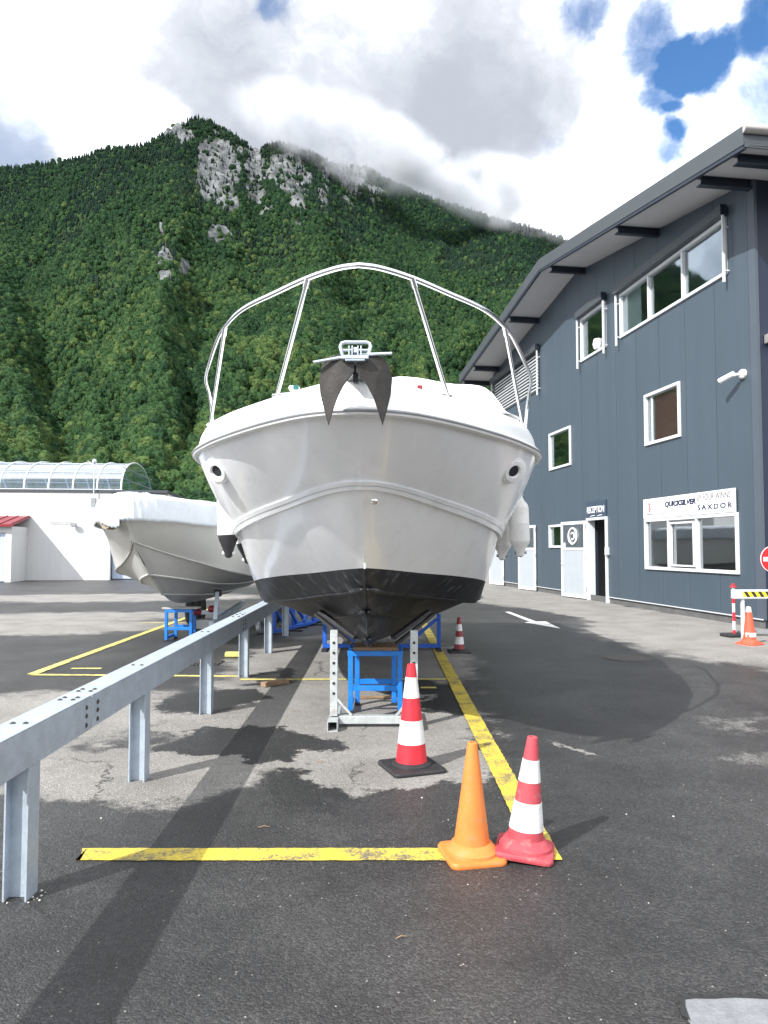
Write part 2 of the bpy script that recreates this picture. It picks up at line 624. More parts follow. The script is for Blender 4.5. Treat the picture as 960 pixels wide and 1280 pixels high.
    # hairline cracks
    v2 = t.n('ShaderNodeTexVoronoi', feature='DISTANCE_TO_EDGE')
    t.set(v2.inputs['Vector'], t.vm('ADD', P, t.vm('SCALE', w2, .35)))
    v2.inputs['Scale'].default_value = .42
    cr = t.m('MULTIPLY', t.ss(v2.outputs['Distance'], .0, .006, 1, 0), t.m('MULTIPLY', t.ss(t.noise(P, .7, 2), .5, .6), t.ss(X, .2, .7, 1, 0)))
    c = t.mix(t.m('MULTIPLY', cr, .7), c, (.02, .02, .02))
    t.set(b.inputs['Base Color'], c)
    t.set(b.inputs['Roughness'], t.m('ADD', t.ss(dmot, .2, .7, .47, .9), t.m('MULTIPLY', t.m('SUBTRACT', nf, .5), .2)))
    b.inputs['Specular IOR Level'].default_value = .4
    bn = t.n('ShaderNodeBump')
    bn.inputs['Strength'].default_value = .75
    bn.inputs['Distance'].default_value = .008
    hgt = t.m('ADD', t.m('MULTIPLY', vo.outputs['Distance'], -.8), t.m('MULTIPLY', nff, .8))
    hgt = t.m('SUBTRACT', hgt, t.m('MULTIPLY', cr, 1.5))
    t.set(bn.inputs['Height'], hgt)
    t.set(b.inputs['Normal'], bn.outputs[0])
    return m


M['asphalt'] = ground_material()
g = MB()
g.add([(-4000, -4000, 0), (4000, -4000, 0), (4000, 6000, 0), (-4000, 6000, 0)], [(0, 1, 2, 3)])
struct(g.build('ground', M['asphalt']))


def paint_material(name, col, worn=(.09, .085, .08), amt=.565):
    m, t, b = new_mat(name)
    P = t.n('ShaderNodeNewGeometry').outputs['Position']
    n1 = t.noise(P, 4, 8, .7)
    n2 = t.noise(P, 60, 5, .75)
    k = t.m('ADD', t.m('MULTIPLY', n1, .55), t.m('MULTIPLY', n2, .45))
    c = t.mix(t.ss(t.noise(P, 2, 4), .3, .7), tuple(x * .86 for x in col), col)
    c = t.mix(t.ss(k, amt - .09, amt + .03, 0, .9), c, worn)
    t.set(b.inputs['Base Color'], c)
    b.inputs['Roughness'].default_value = .7
    bn = t.n('ShaderNodeBump')
    bn.inputs['Strength'].default_value = .5
    bn.inputs['Distance'].default_value = .006
    t.set(bn.inputs['Height'], t.noise(P, 110, 3, .7))
    t.set(b.inputs['Normal'], bn.outputs[0])
    return m


M['ypaint'] = paint_material('yellow_road_paint', (.60, .46, .05))
M['ypale'] = paint_material('pale_yellow_road_paint', (.62, .54, .16), amt=.58)
M['wpaint'] = paint_material('white_road_paint', (.76, .76, .73), amt=.6)


def strip(name, p0, p1, w, mat, z=.005, jag=.004, seg=.04, ends=0.0):
    """painted line with slightly ragged edges"""
    p0, p1 = Vector((*p0, 0)), Vector((*p1, 0))
    L = (p1 - p0).length
    t = (p1 - p0) / L
    nrm = Vector((-t.y, t.x, 0))
    k = max(3, int(L / seg))
    vs, fs = [], []
    for i in range(k + 1):
        c = p0 + t * (L * i / k)
        a = w / 2 + random.uniform(-jag, jag)
        bb = w / 2 + random.uniform(-jag, jag)
        e = random.uniform(-ends, ends) if i in (0, k) else 0
        vs += [c + nrm * a + t * e + Vector((0, 0, z)), c - nrm * bb + t * (e + ends * (1 if i == 0 else 0)) + Vector((0, 0, z))]
        if i:
            fs.append((2 * i - 2, 2 * i - 1, 2 * i + 1, 2 * i))
    o = MB().add(vs, fs).build(name, mat)
    return struct(o)


strip('yellow_line', (-1.62, 3.94), (.80, 3.94), .155, M['ypaint'], .005, ends=.05)
strip('yellow_line', (.84, 3.86), (.84, 15.8), .15, M['ypaint'], .009)
strip('yellow_line', (-4.45, 9.42), (-1.75, 9.3), .10, M['ypale'], .005)
strip('yellow_line', (-1.75, 9.08), (.76, 9.1), .10, M['ypale'], .005)
strip('yellow_line', (-4.45, 9.42), (-4.55, 19.5), .13, M['ypale'], .009)
strip('yellow_line', (.42, 8.55), (.6, 8.55), .09, M['ypale'], .005)
strip('yellow_line', (-4.15, 9.9), (-3.75, 9.9), .09, M['ypale'], .005)
strip('yellow_line', (-5.2, 15.9), (-3.0, 15.9), .10, M['ypale'], .005)
# direction arrow on the drive
ar = MB()
ar.add([(3.03, 18.6, .005), (3.15, 18.6, .005), (3.30, 16.15, .005), (3.52, 16.15, .005), (3.50, 14.75, .005), (3.02, 16.0, .005), (3.17, 16.07, .005)],
       [(0, 6, 2, 1), (5, 4, 3, 2, 6)])
struct(ar.build('painted_arrow', M['wpaint']))
# pale repair patch, lower right
pc = MB()
edge = [(1.03, 2.2), (1.025, 2.4), (1.035, 2.5), (1.03, 2.58), (1.045, 2.66), (1.06, 2.70)]
xx = 1.1
while xx < 2.4:
    edge.append((xx, 2.705 + random.uniform(-.006, .006)))
    xx += .035
edge += [(2.4, 2.2)]
pc.prism(edge[::-1], (0, 0, -.02), (1, 0, 0), (0, 1, 0), (0, 0, .0245))
M['patch'] = pm('pale_concrete', (.19, .195, .205), .85, var=.25, vs=9, bump=.4, bs=90, dirt=(.2, .2, .2), dirt_amt=.5, world=True)
struct(pc.build('concrete_patch', M['patch']))
ck = MB()
ed = [p for p in edge if p[1] > 2.5]
for i in range(len(ed) - 1):
    a, bq = ed[i], ed[i + 1]
    w = random.uniform(.010, .026)
    ck.add([(a[0] + .004, a[1] - .006, .008), (bq[0] + .004, bq[1] - .006, .008), (bq[0] - w * .4, bq[1] + w, .008), (a[0] - w * .6, a[1] + w, .008)], [(0, 1, 2, 3)])
M['crack'] = pm('crack_dirt', (.02, .02, .02), .95, var=.3)
struct(ck.build('patch_joint', M['crack']))


# ================================================================== MOUNTAIN
SKYL = [(-900, 480), (-600, 400), (-400, 330), (-250, 275), (-120, 232), (0, 211), (60, 206), (100, 197), (130, 187), (180, 182), (208, 164), (228, 151), (246, 147), (264, 153), (288, 166), (312, 183), (323, 190),
        (333, 181), (347, 177), (368, 184), (400, 196), (420, 207), (440, 203), (458, 209), (482, 223), (520, 240), (570, 258), (620, 274), (660, 285), (700, 298), (760, 318), (830, 345), (950, 380), (1150, 430), (1500, 520)]
sk_az, sk_el = [], []
for px, py in SKYL:
    d = ray(px, py)
    sk_az.append(math.atan2(d.x, d.y))
    sk_el.append(math.atan2(d.z, math.hypot(d.x, d.y)))
R0 = 430.0


def ridge_R(az):
    return 2150 + 170 * sin(az * 9 + 1.0) + 90 * sin(az * 23 + .5)


def pt_azel(px, py):
    d = ray(px, py)
    return math.atan2(d.x, d.y), math.atan2(d.z, math.hypot(d.x, d.y))


# bare rock faces: (px, py, half-width px, half-height px) turned into directions once
ROCKS = [(272, 212, 24, 34, 1.0), (318, 212, 11, 32, .9), (283, 250, 14, 14, .8), (276, 292, 14, 16, .7), (207, 334, 9, 17, 1.1), (231, 336, 9, 12, .6),
         (360, 222, 28, 24, .7), (372, 256, 14, 20, .6), (440, 222, 16, 26, .6), (224, 165, 16, 12, .6), (203, 290, 5, 16, .4), (470, 240, 12, 14, .3), (300, 190, 16, 8, .5),
         (405, 235, 9, 22, .4), (330, 255, 9, 20, .3)]
RK = []
for px, py, w, h, k in ROCKS:
    a, e = pt_azel(px, py)
    RK.append((a, e, w / 924 * .9, h / 924 * .85, k))


def height(az, r):
    el = np.interp(az, sk_az, sk_el)
    RR = ridge_R(az)
    H = RR * math.tan(el)
    t = (r - R0) / (RR - R0)
    x, y = r * sin(az), r * cos(az)
    if t <= 0:
        return -2.0 + 8 * t
    if t <= 1:
        base = H * (.72 * t ** 1.25 + .28 * t ** 2.3)
        env = math.sin(min(1, t) * pi) ** .7
        # spurs and gullies running downhill
        q = az * 15 + .9 * fbm((x / 420, y / 420, 3.1), 3)
        gul = 1 - abs(mn.noise(Vector((q, t * 1.1, 9.0)))) * 2.2
        for px_, sl_, wd, am in SPURS:
            aa = math.atan((px_ + sl_ * (1 - t) - 480) / 924)
            base += env * .6 * am * math.exp(-((az - aa) / wd) ** 2)
        base += env * (gul * 26 - 10) + env * 46 * fbm((x / 260, y / 260, 1.7), 4)
        return max(base, .5)
    return H - (t - 1) * 900 + 0 * x


# main buttresses (+) and gullies (-): skyline pixel column, drift down the slope, width, height in m
SPURS = [(300, -30, .030, 62), (338, -130, .020, -60), (236, 40, .028, -24), (150, 70, .05, 48), (60, 60, .05, -14), (-60, 40, .06, 44), (400, 20, .028, 46), (446, -20, .022, -34),
         (500, 60, .04, 46), (570, 90, .035, -44), (640, 120, .04, 40), (205, -20, .018, 26)]


def rock_w(az, el, x, y, z):
    w = 0.0
    for a, e, sa, se, k in RK:
        da, de = (az - a) / sa, (el - e) / se
        q = da * da + de * de
        if q < 4:
            w = max(w, k * max(0, 1 - q / 2.2))
    if w > .02:
        w += .55 * fbm((x / 48, y / 48, z / 80), 5) - .01
    return w


NA, NR = 380, 150
azs = np.linspace(R(-46), R(40), NA)
verts, rockv = [], []
for az in azs:
    RR = ridge_R(az)
    for j in range(NR):
        t = (j / (NR - 12)) ** 1.15
        r = R0 + (RR - R0) * t - 15
        h = height(az, r)
        el = math.atan2(h - 1.6, r)
        x, y = r * sin(az), r * cos(az)
        rw = rock_w(az, el, x, y, h) if t > .3 else 0
        if rw > .25:
            h += 16 * fbm((x / 30, y / 30, h / 40), 4)
        verts.append((x, y, h))
        rockv.append(rw)
fs = [(i * NR + j, (i + 1) * NR + j, (i + 1) * NR + j + 1, i * NR + j + 1) for i in range(NA - 1) for j in range(NR - 1)]
me = bpy.data.meshes.new('mountain')
me.from_pydata(verts, [], fs)
at = me.attributes.new('rock', 'FLOAT', 'POINT')
at.data.foreach_set('value', rockv)
me.shade_smooth()
m, t, b = new_mat('mountain_ground')
P = t.n('ShaderNodeNewGeometry').outputs['Position']
mp = t.n('ShaderNodeMapping')
t.set(mp.inputs[0], P)
mp.inputs['Scale'].default_value = (1, 1, .35)
ra = t.n('ShaderNodeAttribute', attribute_name='rock').outputs['Fac']
rn = t.noise(mp.outputs[0], .045, 8, .68)
rn2 = t.noise(P, .16, 5, .7)
rc = t.mix(t.ss(rn, .36, .64), (.05, .055, .058), (.20, .205, .21))
rc = t.mix(t.ss(rn2, .5, .72, 0, .75), rc, (.06, .075, .05))
gc = t.mix(t.noise(P, .03, 4), (.018, .038, .014), (.04, .07, .022))
k = t.m('ADD', ra, t.m('MULTIPLY', t.m('SUBTRACT', rn2, .5), .4))
c = t.mix(t.ss(k, .18, .34), gc, rc)
t.set(b.inputs['Base Color'], c)
b.inputs['Roughness'].default_value = .95
b.inputs['Specular IOR Level'].default_value = .1
bn = t.n('ShaderNodeBump')
bn.inputs['Strength'].default_value = 1
bn.inputs['Distance'].default_value = 6
t.set(bn.inputs['Height'], t.m('ADD', rn, t.m('MULTIPLY', rn2, .5)))
t.set(b.inputs['Normal'], bn.outputs[0])
me.materials.append(m)
mo = bpy.data.objects.new('mountain', me)
COL.objects.link(mo)
struct(mo)


# ---- forest on the mountain: crown shapes instanced on points
def leaf_mat(name, c1, c2, c3):
    m, t, b = new_mat(name)
    ti = t.n('ShaderNodeAttribute', attribute_name='tint', attribute_type='INSTANCER').outputs['Fac']
    oc = t.n('ShaderNodeTexCoord').outputs['Object']
    n = t.noise(oc, 6, 4, .65)
    c = t.mix(t.ss(ti, .0, .55), c1, c2)
    c = t.mix(t.ss(ti, .55, 1), c, c3)
    mu = t.n('ShaderNodeMix', data_type='RGBA', blend_type='MULTIPLY')
    mu.inputs[0].default_value = 1
    t.set(mu.inputs[6], c)
    cc = t.n('ShaderNodeCombineColor')
    for i in range(3):
        t.set(cc.inputs[i], t.ss(n, .3, .7, .62, 1.3))
    t.set(mu.inputs[7], cc.outputs[0])
    t.set(b.inputs['Base Color'], mu.outputs[2])
    b.inputs['Roughness'].default_value = .8
    b.inputs['Specular IOR Level'].default_value = .12
    tl = t.n('ShaderNodeBsdfTranslucent')
    t.set(tl.inputs[0], mu.outputs[2])
    mx = t.n('ShaderNodeMixShader')
    mx.inputs[0].default_value = .38
    t.set(mx.inputs[1], b.outputs[0])
    t.set(mx.inputs[2], tl.outputs[0])
    t.set(m.node_tree.nodes['Material Output'].inputs[0], mx.outputs[0])
    return m


M['broadleaf'] = leaf_mat('broadleaf', (.025, .063, .028), (.050, .106, .038), (.104, .158, .050))
M['conifer'] = leaf_mat('conifer', (.017, .040, .030), (.026, .056, .038), (.048, .080, .045))


def crown_mesh(seed):
    """unit broadleaf crown: uneven clump outline, small leaf-clump faces standing off it"""
    import bmesh
    rnd = random.Random(seed)
    bm = bmesh.new()
    bmesh.ops.create_icosphere(bm, subdivisions=3, radius=1)
    o = Vector((seed * 7.3, seed * 1.9, 3))
    for v in bm.verts:
        d = v.co.normalized()
        k = .82 + .34 * mn.noise(d * 1.7 + o) + .26 * abs(mn.noise(d * 3.6 + o)) + .16 * mn.noise(d * 8 + o)
        v.co = Vector((d.x * k * .56, d.y * k * .56, (d.z * k * .62 + .45)))
    for i in range(150):
        d = Vector((rnd.gauss(0, 1), rnd.gauss(0, 1), rnd.gauss(.25, .9))).normalized()
        k = .82 + .34 * mn.noise(d * 1.7 + o) + .26 * abs(mn.noise(d * 3.6 + o)) + rnd.uniform(-.02, .14)
        c = Vector((d.x * k * .56, d.y * k * .56, d.z * k * .62 + .45))
        a = Vector((rnd.gauss(0, 1), rnd.gauss(0, 1), rnd.gauss(0, .6))).normalized() * rnd.uniform(.035, .07)
        e = a.cross(d + Vector((rnd.gauss(0, .4), rnd.gauss(0, .4), .4))).normalized() * a.length
        bm.faces.new([bm.verts.new(c + q) for q in (a, e, -a * .8, -e)])
    me = bpy.data.meshes.new('broadleaf_crown')
    bm.to_mesh(me)
    bm.free()
    me.materials.append(M['broadleaf'])
    return me


def conifer_mesh(seed):
    rnd = random.Random(seed)
    mb = MB()
    tiers = 7
    for i in range(tiers):
        z0 = .08 + .86 * i / tiers
        z1 = z0 + .24
        r = .25 * (1 - i / tiers) ** .85 + .02
        n = 9
        ring = []
        for j in range(n):
            a = 2 * pi * (j + rnd.random() * .5) / n
            rr = r * rnd.uniform(.65, 1.2)
            ring.append((rr * cos(a), rr * sin(a), z0 + rnd.uniform(-.03, .02)))
        mb.add(ring + [(rnd.uniform(-.01, .01), rnd.uniform(-.01, .01), min(1, z1))], [(j, (j + 1) % n, n) for j in range(n)])
    me = mb.mesh('conifer_crown', M['conifer'])
    return me


pts, kinds, scs, rzs, tints = [], [], [], [], []
rnd = random.Random(11)
r = R0 + 40
while r < 2450:
    sp_t = (r - R0) / 1700
    step = 6.3 + .5 * sp_t
    da = step / r
    az = R(-44) + rnd.random() * da
    while az < R(33):
        a = az + rnd.uniform(-.48, .48) * da
        rr = r + rnd.uniform(-.48, .48) * step
        az += da
        RR = ridge_R(a)
        tt = (rr - R0) / (RR - R0)
        if tt > 1.03 or tt < .012:
            continue
        x, y = rr * sin(a), rr * cos(a)
        h = height(a, rr)
        el = math.atan2(h, rr)
        rw = rock_w(a, el, x, y, h) if tt > .28 else 0
        if rw > .24 and rnd.random() < .86:
            continue
        nz = fbm((x / 170, y / 170, 5.2), 4)
        nz2 = mn.noise(Vector((x / 45, y / 45, 8)))
        con = rnd.random() < sst(tt + nz * .45, .52, .98) * .93
        pts.append((x, y, h + rnd.uniform(-1.5, 1.8)))
        kinds.append((3 + rnd.randrange(2)) if con else rnd.randrange(3))
        s = rnd.choice((.62, .8, .95, 1.1, 1.3)) * rnd.uniform(.9, 1.12)
        if con:
            scs.append((10.5 * s, 10.5 * s, 12 * s))
        else:
            w = (9.6 - 1.2 * sst(tt, .08, .6)) * s
            scs.append((w, w, w * rnd.uniform(.95, 1.3)))
        rzs.append(rnd.random() * 6.28)
        tints.append(max(0, min(1, .42 + nz * .55 + nz2 * .22 + rnd.gauss(0, .27) - .1 * sst(tt, .5, .9) + .14 * (1 - sst(tt, .05, .4)) - .12 * sst(tt, .55, .9))))
    r += step * .86

fm = bpy.data.meshes.new('forest')
fm.from_pydata(pts, [], [])
a1 = fm.attributes.new('species', 'INT', 'POINT')
a1.data.foreach_set('value', kinds)
a2 = fm.attributes.new('size', 'FLOAT_VECTOR', 'POINT')
a2.data.foreach_set('vector', np.array(scs, dtype=np.float32).ravel())
a3 = fm.attributes.new('spin', 'FLOAT', 'POINT')
a3.data.foreach_set('value', rzs)
a4 = fm.attributes.new('tint', 'FLOAT', 'POINT')
a4.data.foreach_set('value', tints)
forest = bpy.data.objects.new('forest', fm)
COL.objects.link(forest)
struct(forest, 'stuff')
ng = bpy.data.node_groups.new('forest_scatter', 'GeometryNodeTree')
ng.interface.new_socket('Geometry', in_out='INPUT', socket_type='NodeSocketGeometry')
ng.interface.new_socket('Geometry', in_out='OUTPUT', socket_type='NodeSocketGeometry')
G = NT(ng)
gi = G.n('NodeGroupInput')
go = G.n('NodeGroupOutput')


def named(n, ty):
    nd = G.n('GeometryNodeInputNamedAttribute', data_type=ty)
    nd.inputs['Name'].default_value = n
    return nd.outputs[0]


join = G.n('GeometryNodeJoinGeometry')
crowns = [crown_mesh(1), crown_mesh(2), crown_mesh(3), conifer_mesh(4), conifer_mesh(5)]
for k, cm in enumerate(crowns):
    co = bpy.data.objects.new(cm.name, cm)       # never linked to the scene: only a shape for the points
    oi = G.n('GeometryNodeObjectInfo')
    oi.inputs['Object'].default_value = co
    oi.inputs['As Instance'].default_value = True
    cmp = G.n('FunctionNodeCompare', data_type='INT', operation='EQUAL')
    G.set(cmp.inputs[2], named('species', 'INT'))
    cmp.inputs[3].default_value = k
    ip = G.n('GeometryNodeInstanceOnPoints')
    G.set(ip.inputs['Points'], gi.outputs[0])
    G.set(ip.inputs['Selection'], cmp.outputs[0])
    G.set(ip.inputs['Instance'], oi.outputs['Geometry'])
    cx = G.n('ShaderNodeCombineXYZ')
    G.set(cx.inputs[2], named('spin', 'FLOAT'))
    G.set(ip.inputs['Rotation'], cx.outputs[0])
    G.set(ip.inputs['Scale'], named('size', 'FLOAT_VECTOR'))
    ng.links.new(ip.outputs[0], join.inputs[0])
ng.links.new(join.outputs[0], go.inputs[0])
gm = forest.modifiers.new('scatter', 'NODES')
gm.node_group = ng
print('trees', len(pts))

# ================================================================== GREY BUILDING
BA = Vector((7.43, 15.36, 0))
BD = Vector((-.1456, .9893, 0)).normalized()
bang = math.atan2(BD.y, BD.x)
B = thing('office_building', 'two storey slate grey metal clad building with a gabled overhanging roof and a reception door', 'building', BA, bang)
# local frame: x = along the wall away from the camera, y = outwards over the yard, z = up
U0, U1, UR = -.64, 17.55, 8.3


def zroof(u):
    return 10.52 - (.157 if u < UR else .128) * abs(u - UR)


OPEN = {'shop': (.10, 4.0, 1.07, 2.33), 'middle': (2.24, 3.9, 4.28, 5.58), 'small': (8.87, 10.73, 4.34, 5.60), 'tilt': (6.15, 7.9, 7.5, 8.85),
        'long': (.28, 5.2, 7.5, 8.72), 'vent': (11.7, 17.3, 7.42, 8.85), 'door': (6.30, 7.58, .0, 2.44), 'slot': (8.85, 10.82, 1.63, 2.38)}
seams = [-.42 + 1.2 * k for k in range(16)]
seams = [s for s in seams if s < U1] + [U1]
for i in range(len(seams) - 1):
    a, b_ = seams[i] + .006, seams[i + 1] - .006
    us = sorted({a, b_} | {x for o in OPEN.values() for x in o[:2] if a < x < b_} | ({UR} if a < UR < b_ else set()))
    mb = MB()
    for u0, u1 in zip(us[:-1], us[1:]):
        um = (u0 + u1) / 2
        cuts = sorted([(o[2], o[3]) for o in OPEN.values() if o[0] < um < o[1]])
        z = .17
        segs = []
        for c0, c1 in cuts:
            if c0 > z:
                segs.append((z, c0))
            z = c1
        segs.append((z, None))
        for z0, z1 in segs:
            t0, t1 = (z1, z1) if z1 else (zroof(u0) - .01, zroof(u1) - .01)
            mb.add([(u0, 0, z0), (u1, 0, z0), (u1, 0, t1), (u0, 0, t0), (u0, -.045, z0), (u1, -.045, z0), (u1, -.045, t1), (u0, -.045, t0)],
                   [(0, 3, 2, 1), (4, 5, 6, 7), (0, 1, 5, 4), (1, 2, 6, 5), (2, 3, 7, 6), (3, 0, 4, 7)])
    mb.build('cladding_panel', M['clad'], B)
# inner wall behind the joints, with the same openings left free, and the other sides
us = sorted({U0 + .05, U1 - .02, UR} | {x for o in OPEN.values() for x in o[:2]})
iw = MB()
for u0, u1 in zip(us[:-1], us[1:]):
    um = (u0 + u1) / 2
    z = .0
    for c0, c1 in sorted([(o[2], o[3]) for o in OPEN.values() if o[0] < um < o[1]]):
        if c0 > z:
            iw.span((u0, -.06, z), (u1, -.30, c0))
        z = c1
    iw.add([(u0, -.06, z), (u1, -.06, z), (u1, -.06, zroof(u1)), (u0, -.06, zroof(u0)), (u0, -.3, z), (u1, -.3, z), (u1, -.3, zroof(u1)), (u0, -.3, zroof(u0))],
           [(0, 3, 2, 1), (4, 5, 6, 7), (0, 1, 5, 4), (1, 2, 6, 5), (2, 3, 7, 6), (3, 0, 4, 7)])
iw.build('inner_wall', M['navysteel'], B)
DEP = -16.0
MB().span((U0 + .01, -.02, .17), (U0 + .2, DEP, zroof(U0) - .02)).build('front_wall', M['cladnavy'], B)
MB().span((U1 - .2, -.05, 0), (U1 - .02, DEP, zroof(U1) - .02)).build('rear_wall', M['cladnavy'], B)
MB().span((U0 + .25, DEP, 0), (U1 - .25, DEP + .2, 9.2)).build('back_wall', M['cladnavy'], B)
MB().span((U0 - .012, .006, .17), (-.43, -.06, zroof(U0) - .01)).build('corner_trim', M['trim'], B)
MB().span((U0 + .02, -.03, 0), (U1 - .05, -.055, .17)).build('plinth', M['plinth'], B)
mb = MB()
for a, b_ in ((U0, 6.24), (7.64, U1 - .01)):
    mb.span((a, .02, .168), (b_, -.02, .19))
mb.build('drip_edge', M['alu'], B)
MB().span((U0 + .4, -.5, 3.1), (U1 - .4, DEP + .4, 3.3)).build('upper_floor', M['room'], B)
MB().span((U0 + .4, -.31, .0), (U1 - .4, DEP + .4, .02)).build('floor', M['room'], B)
MB().span((U0 + .4, -3.2, .03), (U1 - .4, -3.3, 9.1)).build('partition', M['room'], B)
MB().span((5.75, -.31, .03), (5.85, -3.15, 3.08)).build('hall_wall', M['room'], B)
MB().span((8.0, -.31, .03), (8.1, -3.15, 3.08)).build('hall_wall', M['room'], B)
# roof with overhang; soffit, fascia, purlins
OV = 1.25
ue0, ue1 = -2.15, 18.75
for (a, b_) in ((ue0, UR), (UR, ue1)):
    q = MB()
    za, zb = zroof(a), zroof(b_)
    q.prism([(a, za), (b_, zb), (b_, zb + .035), (a, za + .035)], (0, OV - .10, 0), (1, 0, 0), (0, 0, 1), (0, -18.6, 0))
    q.build('soffit', M['soffit'], B)
    q = MB()
    q.prism([(a, za + .05), (b_, zb + .05), (b_, zb + .33), (a, za + .33)], (0, OV - .02, 0), (1, 0, 0), (0, 0, 1), (0, -18.8, 0))
    q.build('roof', M['fascia'], B)
    q = MB()
    q.prism([(a, za + .02), (b_, zb + .02), (b_, zb + .37), (a, za + .37)], (0, OV, 0), (1, 0, 0), (0, 0, 1), (0, -.016, 0))
    q.build('fascia', M['fascia'], B)
    q = MB()
    q.prism([(a + .02, za - .05), (b_, zb - .05), (b_, zb + .018), (a + .02, za + .018)], (0, OV - .012, 0), (1, 0, 0), (0, 0, 1), (0, -.07, 0))
    q.build('fascia_edge', M['navysteel'], B)
gp = [(ue0 - .02 - .10 * sin(k / 10 * pi), zroof(ue0) + .25 - .09 * cos(k / 10 * pi) + .06) for k in range(11)]
q = MB()
q.prism(gp, (0, OV + .02, 0), (1, 0, 0), (0, 0, 1), (0, -18.6, 0))
q.build('gutter', M['gutter'], B, smooth=True)
MB().span((ue0, OV - .03, zroof(ue0) - .02), (ue0 + .03, OV - 18, zroof(ue0) + .2)).build('eave_board', M['fascia'], B)
for k, u in enumerate((-1.75, -.55, 3.1, 7.6, 11.7, 16.6, 18.4)):
    z = zroof(u)
    pu = MB()
    pu.span((u - .07, OV - .10, z - .20), (u + .07, -.0 if -.4 < u < U1 else -6, z - .175))
    pu.span((u - .012, OV - .16, z - .172), (u + .012, 0 if -.4 < u < U1 else -6, z - .03))
    pu.span((u - .07, OV - .10, z - .028), (u + .07, 0 if -.4 < u < U1 else -6, z - .006))
    pu.build('purlin', M['navysteel'], B)


def window(key, bars=(), frame=.055, fd=.05, blind=False, tone='winframe', room=True):
    u0, u1, z0, z1 = OPEN[key]
    w = MB()
    for a, b_, c0, c1 in ((u0 - .02, u1 + .02, z0 - .02, z0 + frame), (u0 - .02, u1 + .02, z1 - frame, z1 + .02)):
        w.span((a, fd, c0), (b_, -.10, c1))
    for a, b_ in ((u0 - .02, u0 + frame), (u1 - frame, u1 + .02)):
        w.span((a, fd, z0 + frame + .001), (b_, -.10, z1 - frame - .001))
    fr = w.build('window', M[tone], B, bevel=.006)
    for x in bars:
        MB().span((x - frame * .6, fd - .01, z0 + frame + .002), (x + frame * .6, -.09, z1 - frame - .002)).build('mullion', M[tone], fr)
    xs = [u0 + frame] + list(bars) + [u1 - frame]
    for a, b_ in zip(xs[:-1], xs[1:]):
        MB().span((a + (.05 if a in bars else 0), -.03, z0 + frame), (b_ - (.05 if b_ in bars else 0), -.038, z1 - frame)).build('pane', M['shopglass' if key == 'shop' else 'glass'], fr)
    return fr


w1 = window('shop', (1.62, 2.85))
q = MB()                              # slim opening sash in the middle light
for a, b_, c0, c1 in ((1.70, 2.77, 1.16, 1.20), (1.70, 2.77, 2.18, 2.225), (1.70, 1.74, 1.2, 2.18), (2.73, 2.77, 1.2, 2.18)):
    q.span((a, .055, c0), (b_, -.02, c1))
q.build('sash', M['winframe'], w1)
w2 = window('middle', ())
MB().span((2.30, -.065, 4.34), (3.55, -.075, 5.52)).build('curtain', M['curtain'], w2)
MB().span((3.6, -.10, 4.35), (3.66, -.02, 5.5)).build('sash', M['winframe'], w2)
w3 = window('small', ())
w4 = window('tilt', ())
w5 = window('long', (2.0, 3.62))
MB().span((4.2, -.07, 7.56), (5.1, -.08, 8.65)).build('curtain', M['door'], w5)
w6 = window('slot', ())
# white shade lying against the pane of the small upper window
MB().lathe([(.0, -.16), (.11, -.15), (.15, 0), (.11, .15), (0, .16)], (6.75, .0, 7.75), 12).build('lamp', M['white'], w4, smooth=True)
# roller boxes and guide rails
for key, lab in (('tilt', w4), ('long', w5), ('vent', None)):
    u0, u1, z0, z1 = OPEN[key]
    bx = MB().span((u0 - .10, .20, z1 + .025), (u1 + .1, .055, z1 + .24)).build('shutter_box', M['fascia'], B, bevel=.008)
    MB().span((u0 - .112, .205, z1 + .02), (u0 - .101, .052, z1 + .245)).build('end_cap', M['navysteel'], bx)
    for x in (u0 - .07, u1 + .07):
        q = MB()
        q.span((x - .022, .15, z0 - .22), (x + .022, .105, z1 + .02))
        for zz in (z0 + .02, z1 - .25):
            q.span((x - .012, .104, zz), (x + .012, .003, zz + .03))
        q.build('guide_rail', M['winframe'], bx)
# louvred shutter: each slat on its own
u0, u1, z0, z1 = OPEN['vent']
lv = MB()
lv.span((u0 - .02, .03, z0 - .03), (u1 + .02, -.05, z0 + .03)).span((u0 - .02, .03, z1 - .03), (u1 + .02, -.05, z1 + .018))
lv.span((u0 - .02, .03, z0 + .031), (u0 + .05, -.05, z1 - .031)).span((u1 - .05, .03, z0 + .031), (u1 + .02, -.05, z1 - .031))
lvo = lv.build('louvre_shutter', M['fascia'], B)
MB().span((u0 + .04, -.12, z0), (u1 - .04, -.14, z1)).build('back_panel', M['dark'], lvo)
sm = MB().box((0, 0, 0), (u1 - u0 - .11, .012, .052), Matrix.Rotation(R(-12), 3, 'X')).mesh('slat', M['alu'])
nsl = 11
for k in range(nsl):
    share('slat', sm, lvo, ((u0 + u1) / 2, .01, z0 + .09 + (z1 - z0 - .18) * k / (nsl - 1)))
